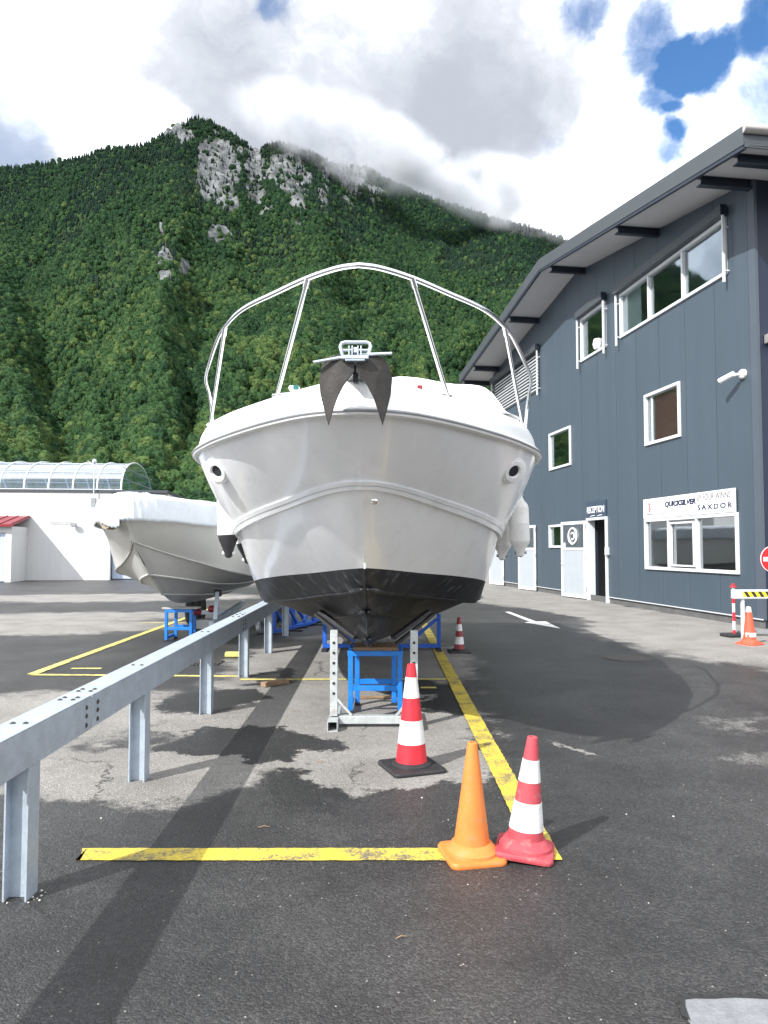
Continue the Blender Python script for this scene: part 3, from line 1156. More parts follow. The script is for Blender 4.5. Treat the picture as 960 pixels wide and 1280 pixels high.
# sign board over the shop window
bd = MB().span((.10, .062, 2.36), (4.0, .04, 2.86)).build('sign_board', M['board'], B)
RX, UZ = (-1, 0, 0), (0, 0, 1)
text_mesh('lettering', 'QUICKSILVER', .2, M['inknavy'], bd, (2.92, .064, 2.585), RX, UZ, width=1.36, shear=.2, bold=.011, height=.16)
MB().span((2.92, .0655, 2.555), (1.62, .063, 2.567)).build('underline', M['inknavy'], bd)
q = MB()
for k in range(26):
    x = 2.92 - k * .05
    q.span((x, .0655, 2.49), (x - .03 + .01 * (k % 3), .063, 2.52))
struct(q.build('small_print', M['inkgrey'], bd), 'stuff')
text_mesh('lettering', 'FOUR WINNS', .2, M['inkgrey'], bd, (1.28, .064, 2.665), RX, UZ, width=1.02, height=.15, bold=.003)
q = MB()
for k in range(3):
    q.prism([(0, 0), (.03, 0), (.075, .14), (.045, .14)], (1.52 - k * .055, .064, 2.665), RX, UZ, (0, .002, 0))
q.build('emblem', M['inkgrey'], bd)
sx = text_mesh('lettering', 'SAXDOR', .2, M['inknavy'], bd, (1.50, .064, 2.455), RX, UZ, width=1.30, space=1.35, height=.12, bold=.006)
q = MB()
q.tube([(3.68 + .085 * cos(a), .066, 2.66 + .085 * sin(a)) for a in np.linspace(0, 2 * pi, 20, False)], .010, 6, True)
q.span((3.70, .068, 2.60), (3.66, .064, 2.72)).prism([(-.05, 0), (.05, 0), (0, -.06)], (3.68, .064, 2.55), RX, UZ, (0, .002, 0))
q.build('emblem', M['inkred'], bd)
q = MB()
for k in range(9):
    q.span((3.86 - k * .042, .0655, 2.445), (3.835 - k * .042, .063, 2.475))
struct(q.build('small_print', M['inknavy'], bd), 'stuff')
q = MB()
for k in range(16):
    q.span((3.33 - k * .026, .0655, 2.445), (3.315 - k * .026, .063, 2.47))
q.build('small_print', M['inkgrey'], bd)
# reception sign
rs = MB().span((6.27, .045, 2.50), (7.63, .012, 3.02)).build('reception_sign', M['navysign'], B)
text_mesh('lettering', 'RECEPTION', .2, M['board'], rs, (7.57, .047, 2.66), RX, UZ, width=1.2, height=.2, bold=.002)
for x in (7.35, 6.85):
    q = MB()
    q.prism([(0, 0), (.12, .025), (.33, .03), (.36, .045), (.14, .045), (.02, .02)], (x, .047, 2.545), RX, UZ, (0, .002, 0))
    q.build('emblem', M['board'], rs)
# door frame, opening, leaf folded back against the wall
df = MB()
df.span((6.24, .06, 0), (6.32, -.2, 2.44)).span((7.56, .06, 0), (7.64, -.2, 2.44)).span((6.24, .06, 2.441), (7.64, -.2, 2.52))
dfo = df.build('door_frame', M['winframe'], B, bevel=.006)
MB().span((7.0, -.6, .04), (7.5, -.64, 2.3)).build('inner_door', M['door'], dfo)
MB().span((6.22, .12, 1.4), (6.14, .01, 1.62)).build('intercom', M['alu'], B)


def leaf(hu, w, ang, logo, h=2.42):
    piv = bpy.data.objects.new('door_leaf', None)
    COL.objects.link(piv)
    piv.parent = B
    piv.location = (hu, .075, .03)
    piv.rotation_euler = (0, 0, ang)
    f = .10
    d = MB()
    d.span((0, .0, 0), (f, -.045, h)).span((w - f, 0, 0), (w, -.045, h)).span((f, 0, h - f), (w - f, -.045, h)).span((f, 0, 0), (w - f, -.045, f))
    d.span((f, 0, h - .92), (w - f, -.045, h - .84))
    fr = d.build('leaf_frame', M['winframe'], piv, bevel=.005)
    MB().span((f, -.015, f), (w - f, -.03, h - .92)).build('leaf_panel', M['door'], piv)
    gl = MB().span((f, -.018, h - .84), (w - f, -.027, h - f)).build('pane', M['glass'], piv)
    MB().span((f, -.030, h - .84), (w - f, -.036, h - f)).build('backing', M['navysign'], piv)
    if logo:
        cx, cz = w * .5, h - .47
        q = MB()
        q.tube([(cx + .25 * cos(a), .0, cz + .25 * sin(a)) for a in np.linspace(0, 2 * pi, 28, False)], .03, 6, True)
        q.tube([(cx + .11 * cos(a), .0, cz + .11 * sin(a)) for a in np.linspace(.6, 5.2, 16)], .022, 6)
        q.span((w - f - .18, .0, h - .83), (w - f - .02, -.012, h - .68))
        q.build('logo', M['board'], piv, smooth=True)
    for zz in (.25, 1.25, 2.2):
        MB().lathe([(.018, 0), (.018, .11)], (.0, .0, zz), 8).build('hinge', M['alu'], piv)
    q = MB()
    q.tube([(w - .05, 0, 1.05), (w - .05, .06, 1.05), (w - .17, .06, 1.05)], .012, 8)
    q.build('handle', M['steel'], piv, smooth=True)
    return piv


leaf(7.68, 1.52, R(7), True)
leaf(12.15, 1.40, R(8), False)
leaf(16.05, 1.40, R(8), False)
# projecting shutter box on the front face, cut by the picture edge
MB().span((U0 - .25, -.16, 5.72), (U0 + .0, -2.6, 5.9)).build('shutter_box', M['gutter'], B, bevel=.01)

# security camera on the wall: held by the building, so a thing of its own
sc_p = BA + BD * (-.2) + Vector((-BD.y, BD.x, 0)) * .0
cmr = thing('security_camera', 'white bullet security camera high on the slate grey wall near its corner', 'camera', (sc_p.x, sc_p.y, 5.2), bang)
rx = Matrix.Rotation(R(-90), 3, 'X')
MB().lathe([(.10, 0), (.10, .05), (.07, .085), (.0, .09)], (0, .002, 0), 20, rx).build('mount', M['white'], cmr, smooth=True)
MB().tube([(0, .07, 0), (.03, .16, -.01), (.08, .22, -.02)], .028, 10).build('arm', M['white'], cmr, smooth=True)
MB().tube([(.04, .20, .01), (.34, .33, -.085)], .058, 16).build('housing', M['white'], cmr, smooth=True)
MB().tube([(.335, .328, -.083), (.36, .339, -.09)], .04, 14).build('lens', M['black'], cmr, smooth=True)

# ================================================================== WHITE BUILDING, LEFT
WB = thing('white_workshop', 'low white rendered workshop with a barrel vaulted glazed roof at the left edge', 'building', (-19.966, 36.45, 0), R(6))
q = MB()                               # ribbed front wall, local x from -14 to 6.26
xs, step = [], .28
x = -14.0
while x < 6.2:
    xs += [(x, 0), (x + .24, 0), (x + .25, .005), (x + .27, .005)]
    x += step
xs = [(a, b_) for a, b_ in xs if a < 6.24] + [(6.26, 0)]
q.prism([(a, b_) for a, b_ in xs] + [(6.26, .3), (-14, .3)], (0, 0, 0), (1, 0, 0), (0, 1, 0), (0, 0, 4.38))
q.build('front_wall', M['whitewall'], WB)
MB().span((6.262, .35, 2.75), (9.0, .6, 4.38)).build('lintel_wall', M['whitewall'], WB)
MB().span((8.8, .361, 0), (9.0, .6, 2.749)).build('side_pier', M['whitewall'], WB)
MB().span((-14, .31, 0), (-13.8, 14, 4.36)).build('side_wall', M['whitewall'], WB)
MB().span((8.7, .61, 0), (9.0, 14, 4.36)).build('side_wall', M['whitewall'], WB)
MB().span((-13.7, 13.8, 0), (8.7, 14, 4.36)).build('rear_wall', M['whitewall'], WB)
rd = MB().span((6.262, .46, .03), (8.79, .50, 2.74)).build('roller_door', M['garage'], WB)
sl_ = MB().box((0, 0, 0), (2.5, .02, .20)).mesh('door_slat', M['garage'])
for k in range(12):
    share('door_slat', sl_, rd, (7.53, .45, .16 + k * .222))
MB().span((-14.05, -.05, 4.385), (9.05, 14.05, 4.52)).build('roof_slab', M['fascia'], WB)
# barrel vault
VX0, VX1, VY0, VD, VH = -14.0, 6.62, .55, 7.2, 1.72
AS = np.linspace(0, pi, 19)
prof = [(VY0 + VD / 2 - VD / 2 * cos(a), 4.56 + VH * sin(a) ** .9) for a in AS]
pitch = 1.19
nb = int((VX1 - VX0) / pitch)
va = MB().span((VX0, VY0 - .08, 4.525), (VX1 + .05, VY0 + VD + .08, 4.60)).build('glazed_vault', M['alu'], WB)
pmx = MB().grid([[(x, y, z) for (y, z) in prof] for x in (.03, pitch - .03)]).mesh('vault_pane', M['poly'], True)
for k in range(nb):
    share('pane', pmx, va, (VX1 - (k + 1) * pitch, 0, 0))
rib = MB()
rib.tube([(0, y, z + .02) for y, z in prof], .045, 8)
rbm = rib.mesh('rib', M['alu'], True)
for k in range(nb + 1):
    share('rib', rbm, va, (VX1 - k * pitch, 0, 0))
for i in (3, 6, 9, 12, 15):
    MB().bar((VX1 - nb * pitch, prof[i][0], prof[i][1] + .02), (VX1, prof[i][0], prof[i][1] + .02), .03, .03).build('purlin', M['alu'], va)
q = MB()
q.prism([(y, z - 4.56) for y, z in prof], (VX1 + .02, 0, 4.56), (0, 1, 0), (0, 0, 1), (.02, 0, 0))
q.build('end_pane', M['poly'], va)
for yy in (.33, .66):
    MB().span((VX1 + .045, VY0 + .15, 4.6 + VH * yy - .02), (VX1 + .08, VY0 + VD - .15, 4.6 + VH * yy + .02)).build('glazing_bar', M['grey'], va)
# garage box with a red lean-to roof
gx0, gx1, gf = -14.0, 2.3, -2.0
q = MB().span((gx0, gf, 2.32), (gx1, -.03, 2.62)).span((gx1 - .28, gf + .01, 0), (gx1 - .01, -.03, 2.319))
q.build('garage_walls', M['whitewall'], WB)
ro = MB()
ro.prism([(gf - .25, 2.63), (-.03, 3.10), (-.03, 3.18), (gf - .25, 2.71)], (gx0, 0, 0), (0, 1, 0), (0, 0, 1), (gx1 + .12 - gx0, 0, 0))
roo = ro.build('lean_to_roof', M['redroof'], WB)
for k in range(22):
    x = gx1 + .05 - k * .5
    q = MB()
    q.prism([(gf - .25, 2.711), (-.035, 3.181), (-.035, 3.22), (gf - .25, 2.75)], (x - .02, 0, 0), (0, 1, 0), (0, 0, 1), (.04, 0, 0))
    q.build('roof_rib', M['redroof'], roo)
MB().span((gx0, gf - .27, 2.60), (gx1 + .13, gf - .24, 2.70)).build('roof_edge', M['darkred'], WB)
gd = MB().span((gx0 + .1, gf + .12, .03), (gx1 - .281, gf + .16, 2.318)).build('garage_door', M['garage'], WB)
gs = MB().box((0, 0, 0), (.118, .02, 2.26)).mesh('door_board', M['garage'])
for k in range(30):
    share('door_board', gs, gd, (gx1 - .35 - k * .13, gf + .11, 1.17))
MB().tube([(2.02, gf + .10, 1.02), (2.02, gf + .03, 1.02), (2.14, gf + .03, 1.02)], .018, 8).build('handle', M['black'], gd)
fl = thing('floodlight', 'small grey floodlight on a thin cable on the white workshop wall', 'light', (-15.45, 36.88, 2.75), R(6))
MB().span((-.13, -.22, -.10), (.13, -.08, .10)).build('housing', M['grey'], fl, bevel=.02)
MB().bar((0, -.1, 0), (0, 0, .1), .05, .03).build('bracket', M['grey'], fl)
MB().tube([(0, -.02, .12), (-1.2, -.015, .12)], .014, 6).build('cable', M['grey'], fl)
an = thing('vent_mast', 'slim white mast with a round cap standing against the glazed vault', 'mast', (-14.5, 36.85, 3.75), R(6))
MB().tube([(0, 0, 0), (0, 0, 2.1)], .028, 10).build('pole', M['alu'], an, smooth=True)
MB().lathe([(.0, 2.05), (.08, 2.08), (.12, 2.17), (.08, 2.28), (0, 2.31)], (0, 0, 0), 16).build('cap', M['alu'], an, smooth=True)
MB().span((-.11, -.08, -.1), (.11, .06, .35)).build('box', M['grey'], an, bevel=.01)
MB().tube([(0, -.09, 1.95), (-.3, -.09, 2.2)], .02, 6).build('arm', M['alu'], an)


# ================================================================== THE MOTORBOAT
X0 = -.15
BT = thing('motorboat', 'big white motorboat with black bottom paint propped bow first on blue and galvanised stands', 'boat', (X0, 4.30, .6))
OFF = Vector((0, -4.30, -.6))
C_sheer = [(0, 4.30, 2.40), (.21, 4.35, 2.40), (.44, 4.54, 2.40), (.78, 4.98, 2.40), (1.18, 5.66, 2.405), (1.50, 6.5, 2.42), (1.645, 7.7, 2.44), (1.69, 10, 2.47), (1.60, 13.5, 2.47)]
C_knuck = [(0, 4.92, 1.985), (.10, 4.99, 1.983), (.27, 5.2, 1.962), (.54, 5.62, 1.905), (.90, 6.18, 1.82), (1.18, 6.85, 1.735), (1.34, 7.9, 1.67), (1.47, 10, 1.62), (1.45, 13.5, 1.6)]
C_water = [(0, 5.75, 1.445), (.07, 5.85, 1.438), (.22, 6.05, 1.42), (.46, 6.4, 1.385), (.78, 6.85, 1.345), (1.07, 7.35, 1.295), (1.26, 8.1, 1.235), (1.39, 10, 1.17), (1.40, 13.5, 1.15)]
C_chine = [(0, 5.96, 1.285), (.05, 6.06, 1.275), (.17, 6.27, 1.25), (.36, 6.62, 1.21), (.64, 7.1, 1.145), (.92, 7.6, 1.09), (1.15, 8.3, 1.04), (1.31, 10, 1.0), (1.33, 13.5, .98)]
C_keel = [(0, 5.96, 1.285), (0, 6.1, 1.185), (0, 6.35, 1.01), (0, 6.68, .80), (0, 7.0, .67), (0, 7.6, .635), (0, 8.4, .62), (0, 10, .61), (0, 13.5, .60)]
NS = 65
S_, K_, W_, C_, L_ = (catmull(c, NS) for c in (C_sheer, C_knuck, C_water, C_chine, C_keel))
for c in (S_, K_, W_, C_, L_):
    for p in c:
        p.x = max(0, p.x)


def both(rows, name, mat, parent, off, smooth=True, angle=25, solid=None):
    mb = MB()
    for sgn in (-1, 1):
        mb.grid([[(p.x * sgn, p.y + off.y, p.z + off.z) for p in r] for r in rows])
    return mb.build(name, mat, parent, smooth=smooth, merge=True, angle=angle)


def rows_between(a, b_, n, bulge=0.0):
    out = []
    for i in range(n + 1):
        f = i / n
        r_ = []
        for j, (p, q) in enumerate(zip(a, b_)):
            v = lerp(p, q, f)
            e = sst(j / NS, 0, .25)
            v.x = max(0, v.x + bulge * 4 * f * (1 - f) * e)
            r_.append(v)
        out.append(r_)
    return out


top = rows_between(W_, K_, 5, .012) + rows_between(K_, S_, 8, .035)[1:]
both(top, 'hull', M['gelcoat'], BT, OFF)


def shift(r_, dx, dz):
    return [Vector((p.x + dx * sst(j / NS, .02, .2), p.y, p.z + dz * sst(j / NS, .02, .2))) if p.x > 0 or j else p.copy() for j, p in enumerate(r_)]


brow = [L_]
C_st1 = [(0, 6.68, .80), (.01, 6.78, .795), (.04, 6.95, .785), (.10, 7.2, .77), (.18, 7.6, .75), (.26, 8.1, .735), (.33, 8.8, .725), (.42, 10.5, .72), (.46, 13.5, .715)]
C_st2 = [(0, 6.26, 1.08), (.02, 6.37, 1.07), (.08, 6.57, 1.045), (.18, 6.9, 1.005), (.33, 7.3, .96), (.50, 7.8, .91), (.65, 8.5, .87), (.84, 10.3, .85), (.88, 13.5, .84)]
for cpts in (C_st1, C_st2):
    lo = catmull(cpts, NS)
    for p in lo:
        p.x = max(0, p.x)
    brow += [lo, shift(lo, .075, -.03)]
brow += [C_, shift(C_, .07, -.02), W_]
both(brow, 'bottom', M['antifoul'], BT, OFF, angle=12)


def strakes(curves, parent, off, mat, r_):
    for cpts in curves:
        lo = catmull(cpts, 40)
        for sgn in (-1, 1):
            pts_ = [Vector((sgn * (max(0, p.x) + r_ * .6), p.y + off.y - r_ * .3, p.z + off.z - r_ * .5)) for p in lo]
            MB().tube(pts_, [r_ * (.25 + .75 * sst(i, 0, 8)) for i in range(len(pts_))], 6).build('strake', mat, parent, smooth=True)


strakes((C_st1, C_st2, C_chine), BT, OFF, M['antifoul'], .032)
# transom
tr = MB()
ring = [L_[-1], C_[-1], W_[-1], K_[-1], S_[-1]]
tr.add([(p.x * s, p.y + OFF.y, p.z + OFF.z) for s in (1,) for p in ring] + [(-p.x, p.y + OFF.y, p.z + OFF.z) for p in ring[::-1][:-1]], [tuple(range(9))])
tr.build('transom', M['gelcoat'], BT)


def line3(r_, dx=0, dz=0):
    L = [Vector((-(p.x + dx), p.y + OFF.y, p.z + OFF.z + dz)) for p in r_[::-1]]
    Rr = [Vector((p.x + dx, p.y + OFF.y, p.z + OFF.z + dz)) for p in r_[1:]]
    return L + Rr


def plan_offset(r_, d):
    """move a half-curve by d along its outward normal in plan"""
    out = []
    for j, p in enumerate(r_):
        a = r_[j - 1] if j else Vector((-r_[1].x, r_[1].y, r_[1].z))
        b_ = r_[min(j + 1, len(r_) - 1)]
        t_ = (b_ - a)
        nv = Vector((t_.y, -t_.x, 0)).normalized()
        q = p + nv * d
        q.x = max(0, q.x) if j else 0
        out.append(q)
    return out


# moulded styling band along the knuckle: proud of the hull, hard edges
Kup = [lerp(p, q, .115) for p, q in zip(K_, S_)]
ka, kb = plan_offset(K_, .0), plan_offset(K_, .034)
kc, kd = plan_offset(Kup, .030), plan_offset(Kup, -.004)
kc0 = [lerp(p, q, .42) for p, q in zip(kb, kc)]
kc1 = [lerp(p, q, .58) for p, q in zip(kb, kc)]
kc0 = plan_offset(kc0, -.002)
both([ka, kb, kc0, plan_offset(kc0, -.014), plan_offset(kc1, -.014), kc1, kc, kd], 'styling_band', M['gelcoat'], BT, OFF, angle=20)
# rub rail
rr_o = plan_offset(S_, .012)
MB().tube(line3(rr_o, 0, .0), .030, 10).build('rub_rail', M['white'], BT, smooth=True)
MB().tube(line3(plan_offset(S_, .036), 0, .0), .011, 8).build('rail_insert', M['grey'], BT, smooth=True)
# deck edge: rolled bulwark then the foredeck
prof_d = [(0, .02), (.012, .06), (.03, .115), (.065, .165), (.115, .205), (.175, .228), (.235, .228), (.275, .205), (.30, .165)]
rows = []
for ins, dz in prof_d:
    o_ = plan_offset(S_, -ins)
    rr = []
    for j, p in enumerate(o_):
        k = 1 + .32 * sst(p.y, 4.6, 7.0)
        rr.append(Vector((p.x, p.y, p.z + dz * k)))
    rows.append(rr)
inner = rows[-1]
for f in (.33, .66, 1.0):
    rows.append([Vector((p.x * (1 - f), p.y, p.z + .10 * (1 - (1 - f) ** 2) * min(1, p.x / .8))) for p in inner])
both(rows, 'deck', M['deck'], BT, OFF, angle=50)
# cabin trunk, a soft raised moulding on the foredeck
tk = []
for i in range(25):
    y = 5.35 + 6.6 * (i / 24) ** 1.3
    hw = .30 + .62 * sst(y, 5.35, 7.2)
    hh = .50 * sst(y, 5.3, 7.0) + .04
    r_ = []
    for j in range(17):
        u = -1 + 2 * j / 16
        r_.append((u * hw, y + OFF.y, 2.50 + hh * (1 - abs(u) ** 3.5) + .12 * sst(y, 5.35, 6) + OFF.z))
    tk.append(r_)
MB().grid(tk).build('cabin_top', M['deck'], BT, smooth=True, angle=60)


# hawse recesses, set into the bow flare on both sides
def surf(side, fy, fz):
    """point and outward normal on the flare: fy along column index, fz 0 knuckle .. 1 sheer"""
    j = fy
    i = int(j)
    p = lerp(lerp(K_[i], K_[i + 1], j - i), lerp(S_[i], S_[i + 1], j - i), fz)
    t1 = lerp(K_[i + 1], S_[i + 1], fz) - lerp(K_[i], S_[i], fz)
    t2 = S_[i] - K_[i]
    nv = t1.cross(t2).normalized()
    if nv.x < 0:
        nv = -nv
    p.x += .035 * 4 * fz * (1 - fz) * sst(j / NS, 0, .25)
    p = Vector((p.x * side, p.y + OFF.y, p.z + OFF.z))
    return p, Vector((nv.x * side, nv.y, nv.z)), Vector((t1.x * side, t1.y, t1.z)).normalized()


for side in (-1, 1):
    p, nv, tx = surf(side, 33.2, .70)
    nv = (nv * .8 + Vector((side * .1, -.42, -.05))).normalized()
    tx = (tx - nv * tx.dot(nv)).normalized()
    p = p + nv * .012
    ty = nv.cross(tx).normalized()
    if ty.z < 0:
        ty = -ty

    def oval(a, b_, o, k=26, n_=0.0):
        return [p + tx * (a * cos(q) + o[0]) + ty * (b_ * sin(q) + o[1]) + nv * n_ for q in np.linspace(0, 2 * pi, k, False)]
    q = MB()
    q.grid([oval(.150, .118, (.03, 0), n_=-.012), oval(.143, .110, (.03, 0), n_=.004), oval(.116, .092, (.008, 0), n_=.008), oval(.108, .084, (.005, 0), n_=.001)], True)
    ho = q.build('hawse_moulding', M['gelcoat'], BT, smooth=True)
    q = MB()
    q.grid([oval(.120, .094, (.005, 0), n_=.003), oval(.115, .089, (.005, 0), n_=.022), oval(.076, .056, (-.004, 0), n_=.026), oval(.066, .047, (-.004, 0), n_=.007)], True)
    q.build('hawse_ring', M['white'], ho, smooth=True)
    q = MB()
    q.add(oval(.070, .051, (-.004, 0), n_=.009), [tuple(range(26))])
    q.build('hawse_opening', M['dark'], ho)
# bow eye and stem fitting
q = MB()
ey = Vector((.085, 5.02 + OFF.y, 1.915 + OFF.z))
q.lathe([(.022, 0), (.022, .01), (.012, .016), (0, .018)], ey + Vector((0, -.03, 0)), 12, Matrix.Rotation(R(100), 3, 'X'))
q.tube([ey + Vector((.018 * cos(a), -.045 - .012 * sin(a), .0)) for a in np.linspace(-.3, pi + .3, 8)], .006, 6)
q.build('bow_eye', M['steel'], BT, smooth=True)
MB().tube([(0, 5.735 + OFF.y, 1.47 + OFF.z), (0, 5.70 + OFF.y, 1.50 + OFF.z), (0, 5.69 + OFF.y, 1.44 + OFF.z)], .007, 6).build('stem_fitting', M['steel'], BT)
# bow rail
rail = [(0, 4.33, 3.285), (.13, 4.38, 3.285), (.33, 4.56, 3.29), (.56, 4.84, 3.30), (.88, 5.27, 3.32), (1.12, 5.75, 3.32), (1.24, 6.05, 3.30), (1.40, 6.5, 3.25), (1.555, 7.0, 3.22), (1.605, 7.35, 3.15), (1.60, 7.45, 3.0), (1.57, 7.4, 2.75)]
rc_ = catmull(rail, 60)
rl = [Vector((-p.x, p.y, p.z)) + OFF for p in rc_[::-1]] + [Vector((p.x, p.y, p.z)) + OFF for p in rc_[1:]]
MB().tube(rl, .0165, 12).build('bow_rail', M['steel'], BT, smooth=True)
for sgn in (-1, 1):
    for a, b_ in (((.33, 4.565, 3.28), (.61, 5.10, 2.60)), ((1.10, 5.72, 3.31), (1.34, 6.3, 2.66))):
        q = MB()
        pa, pb = Vector((a[0] * sgn, a[1], a[2])) + OFF, Vector((b_[0] * sgn, b_[1], b_[2])) + OFF
        q.tube([pa, pb], .0145, 12)
        q.lathe([(.035, -.012), (.035, .0), (.02, .012)], pb, 14)
        q.tube([pa + (pa - pb).normalized() * .02, pa - (pa - pb).normalized() * .05], .020, 12)
        q.build('stanchion', M['steel'], BT, smooth=True)
# lights, cleats
for x, mt in ((-.44, 'green'), (.37, 'darkred')):
    q = MB()
    q.box((x, 4.82 + OFF.y, 2.648 + OFF.z), (.07, .06, .035))
    h_ = q.build('navigation_light', M['white'], BT, bevel=.012)
    MB().box((x + (.014 if x < 0 else .014), 4.788 + OFF.y, 2.65 + OFF.z), (.036, .014, .028)).build('lens', M[mt], h_, bevel=.004)
for sgn in (-1, 1):
    q = MB()
    q.tube([(sgn * .56, 5.05 + OFF.y, 2.60 + OFF.z), (sgn * .56, 5.05 + OFF.y, 2.64 + OFF.z)], .016, 8)
    q.tube([(sgn * .50, 5.02 + OFF.y, 2.655 + OFF.z), (sgn * .62, 5.08 + OFF.y, 2.655 + OFF.z)], .014, 8)
    q.build('cleat', M['steel'], BT, smooth=True)
q = MB().box((0, 4.38 + OFF.y, 2.63 + OFF.z), (.16, .34, .04))
q.build('bow_roller', M['steel'], BT, bevel=.008)
MB().lathe([(.0, 0), (.06, .0), (.07, .03), (.05, .06), (0, .065)], (0, 4.36 + OFF.y, 2.635 + OFF.z), 16).build('windlass', M['white'], BT, smooth=True)

# white cloth over the windscreen
cv = MB()
xp = [-.95, -.85, -.7, -.55, -.35, -.1, .1, .32, .5, .68, .85, .98, 1.06, 1.12]
zp = [2.75, 3.0, 3.16, 3.24, 3.36, 3.44, 3.45, 3.44, 3.39, 3.36, 3.34, 3.28, 3.1, 2.8]
rows = []
for i in range(15):
    f = i / 14
    y = 6.75 + 5.2 * f
    up = sst(f, 0, .22)
    r_ = []
    for x, z in zip(xp, zp):
        zz = lerp(2.78, z, min(1, .12 + up)) + .04 * fbm((x * 3, y * 1.5, 2), 3)
        r_.append((x + .15 + .02 * fbm((x * 4, y * 2, 5), 2) - X0 * 0, y, zz))
    rows.append(r_)
cv.grid(rows)
tc = cv.build('windscreen_cover', M['tarp'], smooth=True, angle=70)
tag(tc, 'white cloth cover draped over the windscreen of the big motorboat', 'boat cover')
sb = tc.modifiers.new('smooth', 'SUBSURF')
sb.levels = sb.render_levels = 1

# ---- anchor hanging over the bow
AN = thing('anchor', 'dark steel plough anchor with two pointed flukes hanging over the bow', 'anchor', (X0 - .01, 4.14, 2.63))


def fluke(s):
    outl = [(.004, .03), (.09, .05), (.155, .04), (.19, -.0), (.207, -.075), (.20, -.16), (.178, -.25), (.152, -.345), (.125, -.26), (.098, -.185), (.066, -.125), (.035, -.085), (.006, -.05)]
    q = MB()
    a = [Vector((x * s, -.05 - .10 * (x / .2) * .0 + .035 * (1 - (x / .2)) * 0 - (.06 * (z + .33)) + .05 * (x / .2) ** 2, z)) for x, z in outl]
    b_ = [p + Vector((0, .012, 0)) for p in a]
    k = len(a)
    q.add(a + b_, [tuple(range(k)), tuple(range(k, 2 * k))[::-1]] + [(i, i + k, (i + 1) % k + k, (i + 1) % k) for i in range(k)])
    return q


for s in (-1, 1):
    q = fluke(s)
    if s == 1:
        q.f = [f[::-1] for f in q.f]
    q.build('fluke', M['anchor'], AN, bevel=.003)
MB().tube([(-.235, -.06, .005), (-.10, -.06, .028), (.0, -.06, .045), (.10, -.06, .05), (.205, -.06, .055)], [.008, .010, .010, .010, .009], 10).build('stock', M['galv'], AN, smooth=True)
q = MB().box((0, -.075, .025), (.15, .05, .022)).box((0, -.075, .008), (.11, .05, .010))
q.build('crown_plate', M['galv'], AN, bevel=.006)
q = MB()
for x in (-.033, -.016, .016, .033):
    q.box((x, -.078, .062), (.007, .045, .055))
q.build('crown_lugs', M['galv'], AN, bevel=.003)
MB().box((0, -.06, .068), (.024, .05, .035)).build('pin', M['steel'], AN, bevel=.006)
hp = [(-.072, .05), (-.085, .10), (-.078, .118), (-.06, .124), (.06, .124), (.078, .118), (.085, .10), (.072, .05)]
MB().tube([(x, -.04, z) for x, z in hp], .0105, 10).tube([(-.07, -.04, .078), (.07, -.04, .078)], .008, 8).build('handle', M['galv'], AN, smooth=True)
MB().bar((0, -.04, .04), (0, .55, .01), .03, .05).build('shank', M['anchor'], AN, bevel=.004)
MB().box((0, .0, -.05), (.03, .06, .10)).build('roller_fork', M['black'], AN, bevel=.006)


# ---- fenders along the boat
def fender(loc, label, r_, L, black, tilt=(0, 0)):
    f = thing('fender', label, 'fender', loc, 0, 'fenders hanging on the big motorboat')
    f.rotation_euler = (tilt[0], tilt[1], 0)
    h = L / 2
    k = .30 * L / 2
    bodyp = [(r_ * .98, -h + k), (r_, -h + k + .02), (r_, 0), (r_ * 1.012, .005), (r_, .012), (r_, h - k)]
    MB().lathe(bodyp, n=24).build('body', M['pvc'], f, smooth=True)
    for s in (-1, 1):
        pr = [(r_ * .98, h - k), (r_ * .9, h - k * .6), (r_ * .58, h), (r_ * .42, h + .05), (r_ * .34, h + .085), (r_ * .12, h + .10)]
        if s < 0:
            pr = [(a, -z) for a, z in pr][::-1]
        e = MB().lathe(pr, n=24).build('end_cap', M['black'] if black else M['pvc'], f, smooth=True)
        MB().tube([(-.06 * r_ / .1, 0, s * (h + .05)), (.06 * r_ / .1, 0, s * (h + .05))], .016, 10).build('eyelet', M['white'] if black else M['grey'], e, smooth=True)
    MB().tube([(0, 0, h + .09), (-.12 * (1 if loc[0] > 0 else -1), .02, h + .34)], .006, 6).build('line', M['white'], f)
    return f


fender((-1.56, 7.35, 2.03), 'white fender with black ends at the left bow, the higher of the two', .102, .86, True, (0, R(-2)))
fender((-1.46, 7.62, 1.93), 'black ended white fender at the left bow, the lower and half hidden one', .10, .80, True, (0, R(-8)))
fender((1.47, 8.05, 1.86), 'off white fender hanging at the right side of the big boat, the larger one', .112, .52, False, (0, R(-2)))
fender((1.345, 8.35, 1.80), 'off white fender half hidden by the hull on the right, the one behind', .10, .48, False, (0, R(3)))


# ================================================================== THE COVERED BOAT
B2 = thing('covered_boat', 'pale grey hulled motorboat under a white cover behind the galvanised rail', 'boat', (-3.6, 10.19, .56))
O2 = Vector((0, -10.19, -.56))
c_s = [(0, 10.19, 2.04), (.13, 10.24, 2.04), (.33, 10.46, 2.03), (.58, 10.9, 2.01), (.88, 11.65, 1.98), (1.13, 12.8, 1.96), (1.22, 14.5, 1.95), (1.2, 17.2, 1.95)]
c_c = [(0, 10.6, 1.70), (.05, 10.75, 1.665), (.15, 11.0, 1.605), (.33, 11.42, 1.505), (.62, 12.0, 1.37), (1.0, 12.75, 1.20), (1.15, 14.4, 1.06), (1.15, 17.2, 1.03)]
c_k = [(0, 10.6, 1.70), (0, 10.8, 1.56), (0, 11.05, 1.38), (0, 11.45, 1.14), (0, 12.05, .86), (0, 12.85, .66), (0, 14.5, .57), (0, 17.2, .56)]
NS = 49
s2, c2, k2 = (catmull(c, NS) for c in (c_s, c_c, c_k))
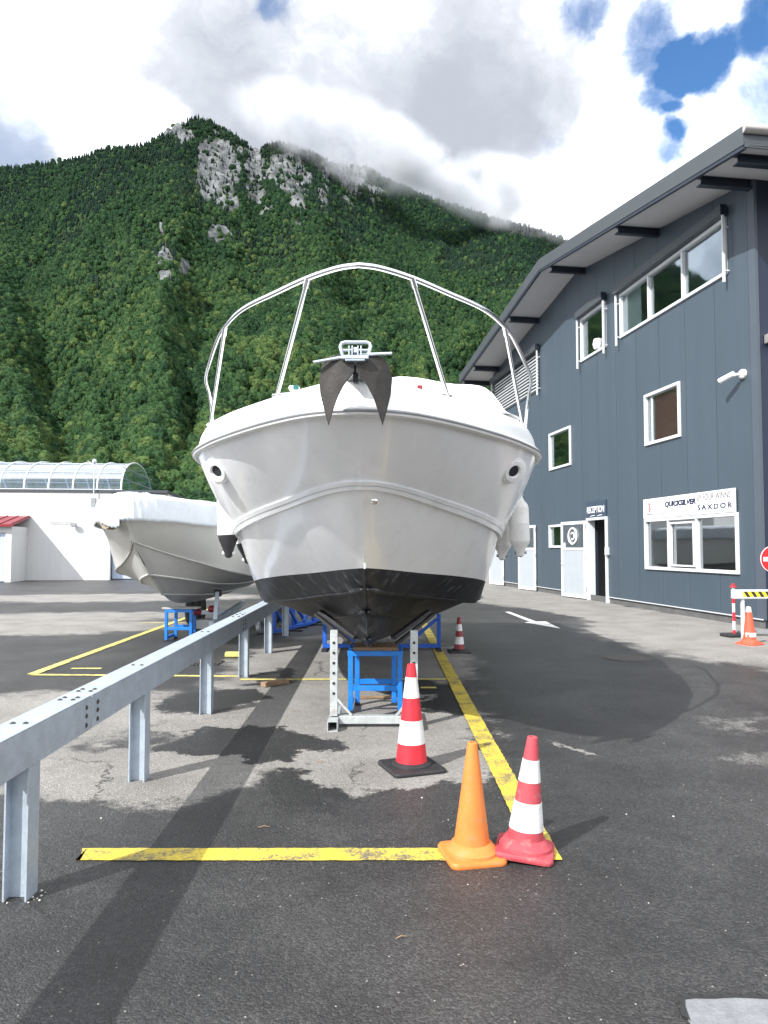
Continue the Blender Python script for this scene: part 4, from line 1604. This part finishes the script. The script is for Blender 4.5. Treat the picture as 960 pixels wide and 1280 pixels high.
for c in (s2, c2, k2):
    for p in c:
        p.x = max(0, p.x)
M['hull2'] = pm('pale_grey_gelcoat', (.60, .60, .57), .3, var=.04, vs=1.5, coat=.25, dirt=(.45, .44, .40), dirt_amt=.15)
both(rows_between(c2, s2, 6, .02), 'hull', M['hull2'], B2, O2)
br = [k2]
st2c = ([(0, 12.05, .86), (.03, 12.15, .855), (.09, 12.4, .84), (.17, 12.7, .82), (.26, 13.1, .79), (.36, 13.8, .76), (.42, 15, .74), (.44, 17.2, .73)],
             [(0, 11.35, 1.20), (.06, 11.45, 1.19), (.16, 11.65, 1.165), (.30, 11.95, 1.125), (.48, 12.45, 1.06), (.66, 13.2, .98), (.78, 14.7, .92), (.80, 17.2, .90)])
for cpts in st2c:
    lo = catmull(cpts, NS)
    for p in lo:
        p.x = max(0, p.x)
    br += [lo, shift(lo, .03, -.004)]
br += [c2, shift(c2, .03, .0)]
M['hull2_shaded'] = pm('pale_grey_gelcoat_shaded', (.50, .50, .48), .45, var=.06, vs=2, dirt=(.3, .3, .28), dirt_amt=.25)  # darker tone puts the shade below the chine into the bottom colour
both(br, 'bottom', M['hull2_shaded'], B2, O2, angle=12)
strakes(st2c, B2, O2, M['hull2'], .020)  # strakes take the lighter hull tone, painted as if catching light
strakes([c_c], B2, O2, M['hull2'], .014)
q = MB()
q.add([(p.x * s, p.y + O2.y, p.z + O2.z) for s, pp in ((1, (k2[-1], c2[-1], s2[-1])), (-1, (s2[-1], c2[-1]))) for p in pp], [(0, 1, 2, 3, 4)])
q.build('transom', M['hull2'], B2)
q = MB()
q.tube([(.0, 10.60 + O2.y, 1.72 + O2.z), (0, 10.55 + O2.y, 1.70 + O2.z), (0, 10.58 + O2.y, 1.66 + O2.z)], .014, 8)
q.build('bow_eye', M['steel'], B2)
MB().tube([Vector((-p.x, p.y + O2.y, p.z + O2.z)) for p in plan_offset(s2, .012)[::-1]] + [Vector((p.x, p.y + O2.y, p.z + O2.z)) for p in plan_offset(s2, .012)[1:]], .022, 8).build('rub_rail', M['hull2'], B2, smooth=True)
# cover: skirt hanging over the sheer, soft shoulders, ridge line, bag of cloth at the bow
rows = []
for ins, dz, amp in ((-.045, -.05, .010), (-.05, .0, .008), (-.04, .10, .008), (-.035, .21, .010), (-.02, .30, .014), (.03, .345, .02), (.22, .38, .028), (.60, .42, .03)):
    o_ = plan_offset(s2, -ins)
    r_ = []
    for j, p in enumerate(o_):
        for_bow = 1 - sst(j / NS, .05, .45)
        w = fbm((p.x * 3, p.y * 3, dz * 4 + 11), 3)
        fold = .018 * sin(j * 2.3 + dz * 5) * (1 if dz < .4 else .4)
        nx = p.x + amp * w + fold * (1 if j else 0)
        r_.append(Vector((max(0, nx) if j else 0, p.y + amp * w * .6 - .02 * for_bow, p.z + dz * (.92 + .10 * sst(p.y, 10.5, 13)) + amp * w * .8 - (.02 * for_bow if ins < 0 else 0))))
    rows.append(r_)
rows.append([Vector((0, p.y, p.z + .02 + .03 * fbm((p.y * 2, 1, 1), 2))) for p in rows[-1]])
mb = MB()
for sgn in (-1, 1):
    k_ = 1.0 if sgn > 0 else 1.03
    mb.grid([[(p.x * sgn * k_ + (.0 if sgn > 0 else .0), p.y, p.z - (.10 * (1 - sst(j / NS, .1, .4)) if (sgn < 0 and i < 2 and j > 1) else 0)) for j, p in enumerate(r_)] for i, r_ in enumerate(rows)])
cc_ = mb.build('boat_cover', M['cover'], None, smooth=True, merge=True, angle=32, loc=(-3.6, 0, 0))
tag(cc_, 'white weatherproof cover stretched over the pale grey boat at left', 'boat cover')
so = cc_.modifiers.new('thickness', 'SOLIDIFY')
so.thickness = .008
# the loose brown-lined corner under the bow of the cover
lq = MB()
lrow = []
for i in range(9):
    f = i / 8
    a = lerp(Vector((-.10, 10.19, 1.99)), Vector((-.46, 10.55, 1.98)), f)
    lrow.append((a, a + Vector((-.02 * sin(f * pi), -.02, -.11 * sin(f * pi) - .01)), a + Vector((.05, .08, -.12 * sin(f * pi) - .01))))
lq.grid([[r_[k] for r_ in lrow] for k in range(3)])
M['lining'] = pm('brown_lining', (.24, .19, .14), .9, var=.2, vs=8)
lo_ = lq.build('cover_lining', M['lining'], cc_, smooth=True)


B3 = copy_tree(B2)
B3.location = (.1, 19.6, .56)
B3['label'] = 'pale hulled boat in the row behind the big motorboat, seen mirrored in the office windows'
C3 = copy_tree(cc_)
C3.location = (.1, 9.41, 0)
C3['label'] = 'white cover on the boat behind the big motorboat, mirrored in the office windows'


# ================================================================== STANDS AND TRESTLES
def jack_stand():
    t_ = thing('galvanised_stand', 'worn galvanised stand with two uprights under the bow of the big boat', 'boat stand', (-.10, 6.72, 0))
    for x in (-.35, .37):
        u = MB().span((x - .034, -.034, .10), (x + .034, .034, .86)).build('upright', M['galvrust'], t_, bevel=.004)
        q = MB()
        for k in range(6):
            q.lathe([(.013, 0), (.013, .004)], (x, -.0345, .30 + k * .09), 10, Matrix.Rotation(R(90), 3, 'X'))
        q.build('bolt_hole', M['black'], u)
        # open ended foot tube, running front to back
        f = MB()
        a = .045
        outer = [(-a, -a), (a, -a), (a, a), (-a, a)]
        inn = [(p[0] * .86, p[1] * .86) for p in outer]
        for pa, pb, flip in ((outer, outer, 0), (inn, inn, 1)):
            f.grid([[(x + p[0], y, .045 + p[1]) for p in pa] for y in (-.20, .45)], True)
        for y in (-.20, .45):
            f.grid([[(x + p[0], y, .045 + p[1]) for p in pp] for pp in (outer, inn)], True)
        f.build('foot', M['galvrust'], t_)
        MB().bar((x + (.03 if x < 0 else -.03), -.02, .25), (x + (.16 if x < 0 else -.16), -.02, .105), .02, .02).build('brace', M['galvrust'], t_)
        s = -1 if x < 0 else 1
        pd = MB().bar((x + s * .16, .35, 1.0), (x - s * .19, .12, .775), .07, .035).build('pad', M['black'], t_, bevel=.006)
        MB().bar((x + s * .20, .35, .97), (x - s * .16, .12, .72), .04, .025).build('pad_arm', M['black'], t_)
    MB().span((-.302, -.035, .03), (.322, .035, .10)).build('crossbar', M['galvrust'], t_, bevel=.004)
    return t_


jack_stand()


def trestle(loc, label, w, d, h, mat, plank):
    t_ = thing('trestle', label, 'trestle', loc, 0, 'blue steel trestles under the boats')
    s = .048
    for y in (0, d):
        for x in (-w / 2 * (.78 if y else 1), w / 2 * (.78 if y else 1)):
            MB().span((x - s / 2, y - s / 2, .02), (x + s / 2, y + s / 2, h - s)).build('leg', M[mat], t_, bevel=.003)
            MB().span((x - s / 2 - .004, y - s / 2 - .004, 0), (x + s / 2 + .004, y + s / 2 + .004, .03)).build('foot', M['black'], t_)
        MB().span((-w / 2 - .03, y - s / 2 - .002, h - s), (w / 2 + .03, y + s / 2 + .002, h)).build('top_bar', M[mat], t_, bevel=.003)
        MB().span((-w / 2 + s / 2, y - .02, h * .36), (w / 2 - s / 2, y + .02, h * .36 + .05)).build('rung', M[mat], t_, bevel=.003)
    for x in (-w / 2, w / 2):
        MB().span((x - .02, s / 2, .045), (x + .02, d - s / 2, .09)).build('rung', M[mat], t_)
        MB().span((x - .02, s / 2 + .003, h - s + .004), (x + .02, d - s / 2 - .003, h - .004)).build('rung', M[mat], t_)
    return t_


tm = trestle((-.085, 7.26, 0), 'bright blue steel trestle under the keel of the big boat', .48, .36, .60, 'blue', True)
tb = MB().span((-.30, 7.25, .602), (.14, 7.62, .632)).build('wooden_board', M['wood'])
tag(tb, 'thin wooden board packed between the blue trestle and the keel of the big boat', 'board')
t2 = trestle((-3.52, 12.75, 0), 'blue trestle with a pale plank under the bow of the covered boat', .42, .42, .545, 'blue', True)
pk = MB().box((-3.52, 12.92, .563), (.62, .24, .030)).build('plank', M['plankgrey'], bevel=.004)
tag(pk, 'pale weathered plank lying on the blue trestle under the covered boat', 'plank')


def cradle(loc, rz, mat, label, group='blue boat cradles'):
    c = thing('boat_cradle', label, 'boat cradle', loc, rz, group)
    w, h = 1.86, .56
    MB().span((-w / 2, -.03, .03), (w / 2, .03, .09)).build('base_bar', M[mat], c, bevel=.004)
    for s in (-1, 1):
        MB().span((s * (w / 2 - .06), -.031, .091), (s * w / 2, .031, h)).build('upright', M[mat], c, bevel=.004)
        MB().bar((s * (w / 2 - .06), 0, h - .08), (s * (w / 2 - .50), 0, .12), .045, .05).build('diagonal', M[mat], c)
        MB().span((s * (w / 2 - .08), -.30, .0), (s * (w / 2 + .0), .30, .028)).build('foot', M['black'], c)
    return c


cd1 = cradle((-.035, 11.75, 0), 0, 'blue2', 'wide blue cradle with slanting braces behind the trestle under the big boat')
for k, (x, y, a) in enumerate(((-1.75, 14.6, 1.25), (-1.62, 15.2, 1.3), (-1.5, 15.8, 1.2))):
    cdk = copy_tree(cd1)
    cdk.location = (x, y, 0)
    cdk.rotation_euler = (0, 0, a)
    cdk['label'] = ('nearest of the dark blue cradles parked in a row beyond the rail end', 'middle one of the dark blue cradles parked beyond the rail end', 'farthest of the dark blue cradles parked beyond the rail end')[k]

# blocks and scraps of wood
for loc, dim, rz, lab in (((-1.27, 8.72, .028), (.34, .10, .05), .75, 'short brown wooden block lying on the pale concrete by the rail'),
                          ((-.12, 7.95, .014), (.42, .06, .022), .12, 'thin wooden slat lying flat behind the blue trestle'),):
    w_ = MB().box((0, 0, 0), dim).build('wooden_block', M['wood'], bevel=.004, loc=loc)
    w_.rotation_euler = (0, 0, rz)
    tag(w_, lab, 'wood')
# boat trailer seen under the covered boat
TL = thing('boat_trailer', 'galvanised boat trailer with red rollers and a jockey wheel under the covered boat', 'trailer', (-2.95, 13.6, 0))
MB().bar((.0, -.9, .30), (-.3, 3.6, .34), .08, .10).build('drawbar', M['galv'], TL)
MB().span((-.9, 1.2, .28), (.55, 1.28, .36)).build('cross_member', M['galv'], TL)
MB().bar((.0, -.6, .35), (0, -.45, .82), .07, .05).build('winch_post', M['galv'], TL)
MB().lathe([(.06, -.06), (.06, .06)], (0, -.42, .80), 14, Matrix.Rotation(R(90), 3, 'Y')).build('winch', M['black'], TL, smooth=True)
for x in (-.12, .14):
    MB().lathe([(.03, -.07), (.06, -.05), (.06, .05), (.03, .07)], (x - .22, -.5, .50 + x * .2), 14, Matrix.Rotation(R(90), 3, 'Y')).build('roller', M['darkred'], TL, smooth=True)
MB().span((-.30, -.75, .20), (-.05, -.5, .36)).build('coupling_box', M['grey'], TL, bevel=.01)
q = MB()
q.lathe([(.07, -.035), (.105, -.03), (.11, 0), (.105, .03), (.07, .035)], (.62, .2, .11), 18, Matrix.Rotation(R(80), 3, 'Y'))
jw = q.build('jockey_wheel', M['grey'], TL, smooth=True)
MB().tube([(.62, .2, .11), (.62, .22, .62)], .03, 10).build('fork', M['galv'], jw, smooth=True)
for y in (1.9, 2.5):
    for x in (-1.05, .62):
        wv = MB().lathe([(.13, -.08), (.27, -.085), (.30, -.05), (.30, .05), (.27, .085), (.13, .08)], (x, y, .30), 24, Matrix.Rotation(R(90), 3, 'Y')).build('wheel', M['black'], TL, smooth=True)
        MB().lathe([(.0, -.06), (.13, -.06), (.13, .06), (.0, .06)], (x, y, .30), 18, Matrix.Rotation(R(90), 3, 'Y'), False).build('rim', M['grey'], wv, smooth=True)

# ================================================================== GALVANISED RAIL
RL = thing('guard_rail', 'long galvanised steel guard rail on posts running along the left of the bay', 'guard rail', (-1.69, 0, 0))
ztop, zbot, bw = .785, .60, .16


def rx_(y):
    return -.012 * (y - 3)              # the rail drifts slightly to the left as it recedes


jy = 4.16
for y0, y1 in ((-1.6, jy - .004), (jy + .004, 8.95), (8.958, 14.0)):
    q = MB()
    for (a, za, b_, zb) in ((-bw / 2, ztop, bw / 2, ztop - .008), (bw / 2 - .008, ztop - .0081, bw / 2, zbot), (-bw / 2, ztop - .0081, -bw / 2 + .008, zbot), (bw / 2 - .05, zbot + .008, bw / 2 - .0081, zbot), (-bw / 2 + .0081, zbot + .008, -bw / 2 + .05, zbot)):
        pr = [(a, za), (b_, za), (b_, zb), (a, zb)]
        A0, A1 = rx_(y0), rx_(y1)
        q.add([(x + A0, y0, z) for x, z in pr] + [(x + A1, y1, z) for x, z in pr], [(0, 1, 2, 3), (7, 6, 5, 4), (0, 4, 5, 1), (1, 5, 6, 2), (2, 6, 7, 3), (3, 7, 4, 0)])
    q.build('beam', M['galv'], RL, bevel=.003)
pm_ = MB()
pm_.span((-.055, -.055, 0), (-.047, .055, zbot - .001)).span((.047, -.055, 0), (.055, .055, zbot - .001)).span((-.047, -.004, 0), (.047, .004, zbot - .001))
postm = pm_.mesh('post', M['galv'])
PY = [1.4, 3.48, 5.19, 7.24, 9.28, 11.39, 13.55]
for y in PY:
    share('post', postm, RL, (rx_(y) + .022, y, 0))
bm_ = MB().lathe([(.014, 0), (.014, .003), (.009, .004), (.009, .007), (.0, .008)], n=8).mesh('bolt', M['iron'], True)
for y in PY:
    for dx in (-.03, .03):
        for dy in (.0,):
            share('bolt', bm_, RL, (rx_(y + dy) + dx, y + dy, ztop))
for j_ in (jy, 8.955):
    for dx in (-.035, .035):
        for dy in (-.15, -.09, .09, .15):
            share('bolt', bm_, RL, (rx_(j_) + dx, j_ + dy, ztop))
    for dz in (.05, .10, .145):
        for dy in (-.08, .08):
            share('bolt', bm_, RL, (rx_(j_) + bw / 2, j_ + dy, zbot + dz - .015), (0, R(90), 0))
# grit heaped round the first post
gr = MB()
for k in range(16):
    a = random.random() * 6.28
    d_ = random.uniform(.05, .12)
    s = random.uniform(.003, .008)
    gr.lathe([(.0, -s * .4), (s, 0), (s * .6, s * .6), (0, s * .7)], (-1.66 + d_ * cos(a), 3.46 + d_ * sin(a) * .7, s * .4), 5)
for k in range(25):
    x, y = random.uniform(-2.2, 3.2), random.uniform(2.4, 9.5)
    s = random.uniform(.003, .0085)
    gr.lathe([(.0, -s * .4), (s, 0), (s * random.uniform(.4, .8), s * .6), (0, s * .7)], (x, y, s * .4), 5)
struct(gr.build('gravel', M['pebble']), 'stuff')
tw = MB()
for x, y, a, L in ((-.72, 4.3, .2, .07), (.05, 3.1, .4, .05), (-.9, 7.3, .3, .10), (-.5, 5.6, .1, .06)):
    tw.tube([(x, y, .008), (x + L * .5 * cos(a), y + L * .5 * sin(a), .014), (x + L * cos(a), y + L * sin(a), .006)], [.0025, .003, .0015], 6)
struct(tw.build('twigs', M['wood']), 'stuff')


# ================================================================== CONES
def cone(loc, label, h, rb, rt, bands, base, tilt=(0, 0, 0), basecol=None, flare=.0):
    """bands: list of (from, to, material) as fractions of the height"""
    c = thing('traffic_cone', label, 'traffic cone', loc, 0, 'traffic cones around the boat bay')
    c.rotation_euler = tilt
    bh = .028 if base[0] == 'plate' else .03
    s = base[1] / 2
    # rounded square base
    rc = s * (.18 if base[0] == 'plate' else .28)
    pl = []
    for cx, cy, a0 in ((s - rc, s - rc, 0), (-s + rc, s - rc, 90), (-s + rc, -s + rc, 180), (s - rc, -s + rc, 270)):
        for k in range(7):
            a = R(a0 + 15 * k)
            pl.append((cx + rc * cos(a), cy + rc * sin(a)))
    b_ = MB()
    k_ = len(pl)
    rings = [[(x * f, y * f, z) for x, y in pl] for f, z in ((.98, 0), (1, .008), (1, bh * .7), (.965, bh), (.6, bh + .003))]
    b_.grid(rings, True)
    b_.f.append(tuple(range(k_))[::-1])
    b_.f.append(tuple(range(4 * k_, 5 * k_)))
    if base[0] == 'flange':
        b_.lathe([(rb + .040, bh - .003), (rb + .037, bh + .016), (rb + .018, bh + .030), (rb + .003, bh + .050), (rb - .012, bh + .054)], n=36, caps=False)
    else:
        b_.lathe([(rb + .028, bh - .002), (rb + .026, bh + .012), (rb + .006, bh + .026), (rb - .01, bh + .03)], n=36, caps=False)
    b_.build('base', M[basecol], c, smooth=True, angle=40)

    def rad(f):
        return lerp(rb, rt, f)
    for f0, f1, mt in bands:
        wh = mt == 'reflect'
        e = .0022 if wh else 0
        z0, z1 = bh + (h - bh) * f0, bh + (h - bh) * f1
        pr = [(rad(f0) + e, z0 + .0005), (rad((f0 + f1) / 2) + e, (z0 + z1) / 2), (rad(f1) + e, z1 - .0005)]
        if wh:
            pr = [(rad(f0) - .002, z0 + .0005)] + pr + [(rad(f1) - .002, z1 - .0005)]
        if f1 >= .999:
            pr += [(rad(1) - .004, z1 + .003), (rad(1) - .011, z1 + .002), (rad(1) - .012, z1 - .05), (.001, z1 - .05)]
        MB().lathe(pr, n=36, caps=False).build('white_band' if wh else 'body', M[mt], c, smooth=True, angle=30)
    return c


cone((.20, 5.46, 0), 'red and white cone on a black square base standing before the blue trestle', .75, .118, .030,
     [(0, .22, 'red'), (.22, .45, 'reflect'), (.45, .67, 'red'), (.67, .875, 'reflect'), (.875, 1, 'red')], ('plate', .40), (0, 0, R(20)), 'black')
cone((.455, 3.92, 0), 'plain orange cone without bands beside the faded striped cone', .585, .098, .026, [(0, 1, 'orange')], ('flange', .30), (R(1), R(.4), R(12)), 'orange')
cone((.735, 3.95, .012), 'faded red and white cone leaning against the plain orange cone', .595, .100, .027,
     [(0, .17, 'redfade'), (.17, .42, 'reflect'), (.42, .60, 'redfade'), (.60, .80, 'reflect'), (.80, 1, 'redfade')], ('flange', .30), (R(-1), R(4.5), R(-14)), 'redfade')
cone((1.155, 11.45, 0), 'small dark red and white cone far down the yellow line', .53, .085, .026,
     [(0, .2, 'darkred'), (.2, .42, 'reflect'), (.42, .6, 'darkred'), (.6, .8, 'reflect'), (.8, 1, 'darkred')], ('plate', .33), (0, 0, R(5)), 'black')
c5 = cone((6.08, 12.38, 0), 'orange red cone with a white sticker under the striped barrier', .62, .11, .035, [(0, .86, 'orangered'), (.86, 1, 'reflect')], ('flange', .34), (0, R(-1), R(30)), 'orangered')
MB().lathe([(.103, .13), (.100, .20)], (0.004, -.004, 0), 8, Matrix.Rotation(R(0), 3, 'Z'), False).build('sticker', M['reflect'], c5)

# ================================================================== POST, BARRIER, SIGN
PS = thing('chain_post', 'slim red and white chain post on a black foot by the grey wall', 'post', (6.33, 13.45, 0), .2)
MB().prism([(-.20, -.15), (.20, -.15), (.20, .15), (-.20, .15)], (0, 0, 0), (1, 0, 0), (0, 1, 0), (0, 0, .06)).build('foot', M['black'], PS, bevel=.02)
zb = [.06, .12, .28, .44, .60, .76, .88]
for k in range(6):
    MB().lathe([(.027, zb[k] + .0004), (.027, zb[k + 1] - .0004)], n=16).build('red_band' if k % 2 == 0 else 'white_band', M['red'] if k % 2 == 0 else M['reflect'], PS, smooth=True)
MB().lathe([(.03, .881), (.06, .89), (.055, .91), (.03, .92), (.03, .95), (.0, .96)], n=16).build('cap', M['red'], PS, smooth=True)

BR = thing('striped_barrier', 'white barrier beam with yellow and black hazard tape at the right edge', 'barrier', (6.35, 13.2, 0), R(4))
MB().span((-.16, -.06, .70), (2.2, .06, .86)).build('beam', M['alu'], BR, bevel=.012)
for x in (.02, 1.9):
    MB().span((x - .026, -.026, 0), (x + .026, .026, .699)).build('leg', M['alu'], BR, bevel=.005)
tp = MB().span((.0, -.064, .735), (1.9, -.061, .83)).build('hazard_tape', M['yellow'], BR)
for k in range(14):
    q = MB()
    q.prism([(0, .095), (.065, .095), (.125, 0), (.06, 0)], (.01 + k * .13, -.0645, .735), (1, 0, 0), (0, 0, 1), (0, -.002, 0))
    q.build('black_stripe', M['black'], tp)
FT = thing('sign_foot', 'grey steel foot with an upright stub below the striped barrier', 'sign foot', (6.75, 13.62, 0))
MB().span((-.28, -.04, .03), (.5, .04, .09)).build('foot_bar', M['grey'], FT, bevel=.006)
MB().span((-.06, -.03, .0905), (0, .03, .42)).build('stub', M['grey'], FT, bevel=.005)
SG = thing('no_entry_sign', 'round red no entry sign with a white bar at the right edge', 'sign', (6.98, 13.3, 0), R(6))
rx90 = Matrix.Rotation(R(90), 3, 'X')
MB().tube([(0, .04, 0), (0, .04, 1.72)], .028, 12).build('pole', M['galv'], SG, smooth=True)
sd_ = MB().lathe([(.235, 0), (.24, .006), (.24, .012), (.235, .016)], (0, .008, 1.40), 44, rx90).build('disc', M['signred'], SG, smooth=True)
MB().tube([(.233 * cos(a), -.009, 1.40 + .233 * sin(a)) for a in np.linspace(0, 2 * pi, 44, False)], .006, 6, True).build('rim', M['white'], sd_, smooth=True)
MB().span((-.185, -.0105, 1.362), (.185, -.0085, 1.438)).build('white_bar', M['white'], sd_)

# ================================================================== COVERS IN THE GROUND
mh = thing('manhole_cover', 'round cast iron manhole cover set in the dark asphalt drive', 'manhole', (3.55, 10.85, 0))
MB().lathe([(.36, .0), (.36, .006), (.325, .007), (.325, .004), (.0, .004)], n=40, caps=False).build('frame', M['iron'], mh)
MB().lathe([(.312, .0045), (.312, .008), (0, .0085)], n=40, caps=False).build('lid', M['iron'], mh)
gt = thing('drain_grate', 'rusty square drain grate beside the second yellow line near the rail', 'drain', (-2.47, 10.35, 0))
MB().span((-.22, -.22, .002), (.22, .22, .006)).build('pit', M['dark'], gt)
gbm = MB().box((0, 0, 0), (.022, .42, .012)).mesh('grate_bar', M['iron'])
for k in range(9):
    share('grate_bar', gbm, gt, (-.18 + k * .045, 0, .012))
MB().span((-.22, -.012, .012), (.22, .012, .020)).build('grate_crossbar', M['iron'], gt)
yb = MB().box((-2.16, 10.95, .04), (.34, .10, .07)).build('yellow_kerb', M['ypale'], bevel=.01)
tag(yb, 'short faded yellow kerb block behind the rail posts', 'kerb block')

# ================================================================== LOW CLOUD ON THE RIDGE
def low_cloud(pa, pb, up, hh, hd, dens, seed, dist):
    """soft bank of mist lying along the ridge between two skyline directions"""
    P0, P1 = [ray(*p) for p in (pa, pb)]
    P0, P1 = [d * (dist / math.hypot(d.x, d.y)) + Vector((0, 0, 1.6)) for d in (P0, P1)]
    c = (P0 + P1) / 2 + Vector((0, 0, up))
    x = (P1 - P0).normalized()
    y = Vector((0, 0, 1)).cross(x).normalized()
    z = x.cross(y)
    import bmesh
    bm = bmesh.new()
    bmesh.ops.create_icosphere(bm, subdivisions=3, radius=1)
    for v in bm.verts:
        v.co *= 1 + .10 * mn.noise(v.co * 2 + Vector((seed, 0, 0)))
    me = bpy.data.meshes.new('low_cloud')
    bm.to_mesh(me)
    bm.free()
    m = bpy.data.materials.new('mist')
    m.use_nodes = True
    m.node_tree.nodes.clear()
    t = NT(m.node_tree)
    oc = t.n('ShaderNodeTexCoord').outputs['Object']
    P = t.n('ShaderNodeNewGeometry').outputs['Position']
    fall = t.ss(t.vm('LENGTH', oc), .35, .95, 1, 0)
    n = t.ss(t.noise(P, .0065, 5, .62), .40, .66)
    pv = t.n('ShaderNodeVolumePrincipled')
    pv.inputs['Color'].default_value = (.84, .855, .88, 1)
    pv.inputs['Anisotropy'].default_value = .0
    t.set(pv.inputs['Density'], t.m('MULTIPLY', t.m('MULTIPLY', fall, n), dens))
    o_ = t.n('ShaderNodeOutputMaterial')
    t.set(o_.inputs['Volume'], pv.outputs[0])
    me.materials.append(m)
    o = bpy.data.objects.new('low_cloud', me)
    COL.objects.link(o)
    o.matrix_world = Matrix.Translation(c) @ Matrix((x, y, z)).transposed().to_4x4() @ Matrix.Diagonal(((P1 - P0).length / 2, hd, hh, 1))
    return struct(o, 'stuff')


low_cloud((265, 122), (600, 248), 30, 130, 140, .040, 1, 2000)
low_cloud((480, 205), (800, 312), 30, 110, 140, .036, 5, 2030)

# ================================================================== AIR
HAZE = 0
if HAZE:
    hb = MB().span((-3300, -400, -1.5), (3300, 3900, 1900)).build('haze', bpy.data.materials.new('haze_air'))
    hm = hb.data.materials[0]
    hm.use_nodes = True
    hm.node_tree.nodes.clear()
    H_ = NT(hm.node_tree)
    pv = H_.n('ShaderNodeVolumePrincipled')
    pv.inputs['Color'].default_value = (.70, .84, 1, 1)
    pv.inputs['Density'].default_value = HAZE
    pv.inputs['Anisotropy'].default_value = .3
    ho_ = H_.n('ShaderNodeOutputMaterial')
    H_.set(ho_.inputs['Volume'], pv.outputs[0])
    struct(hb, 'stuff')
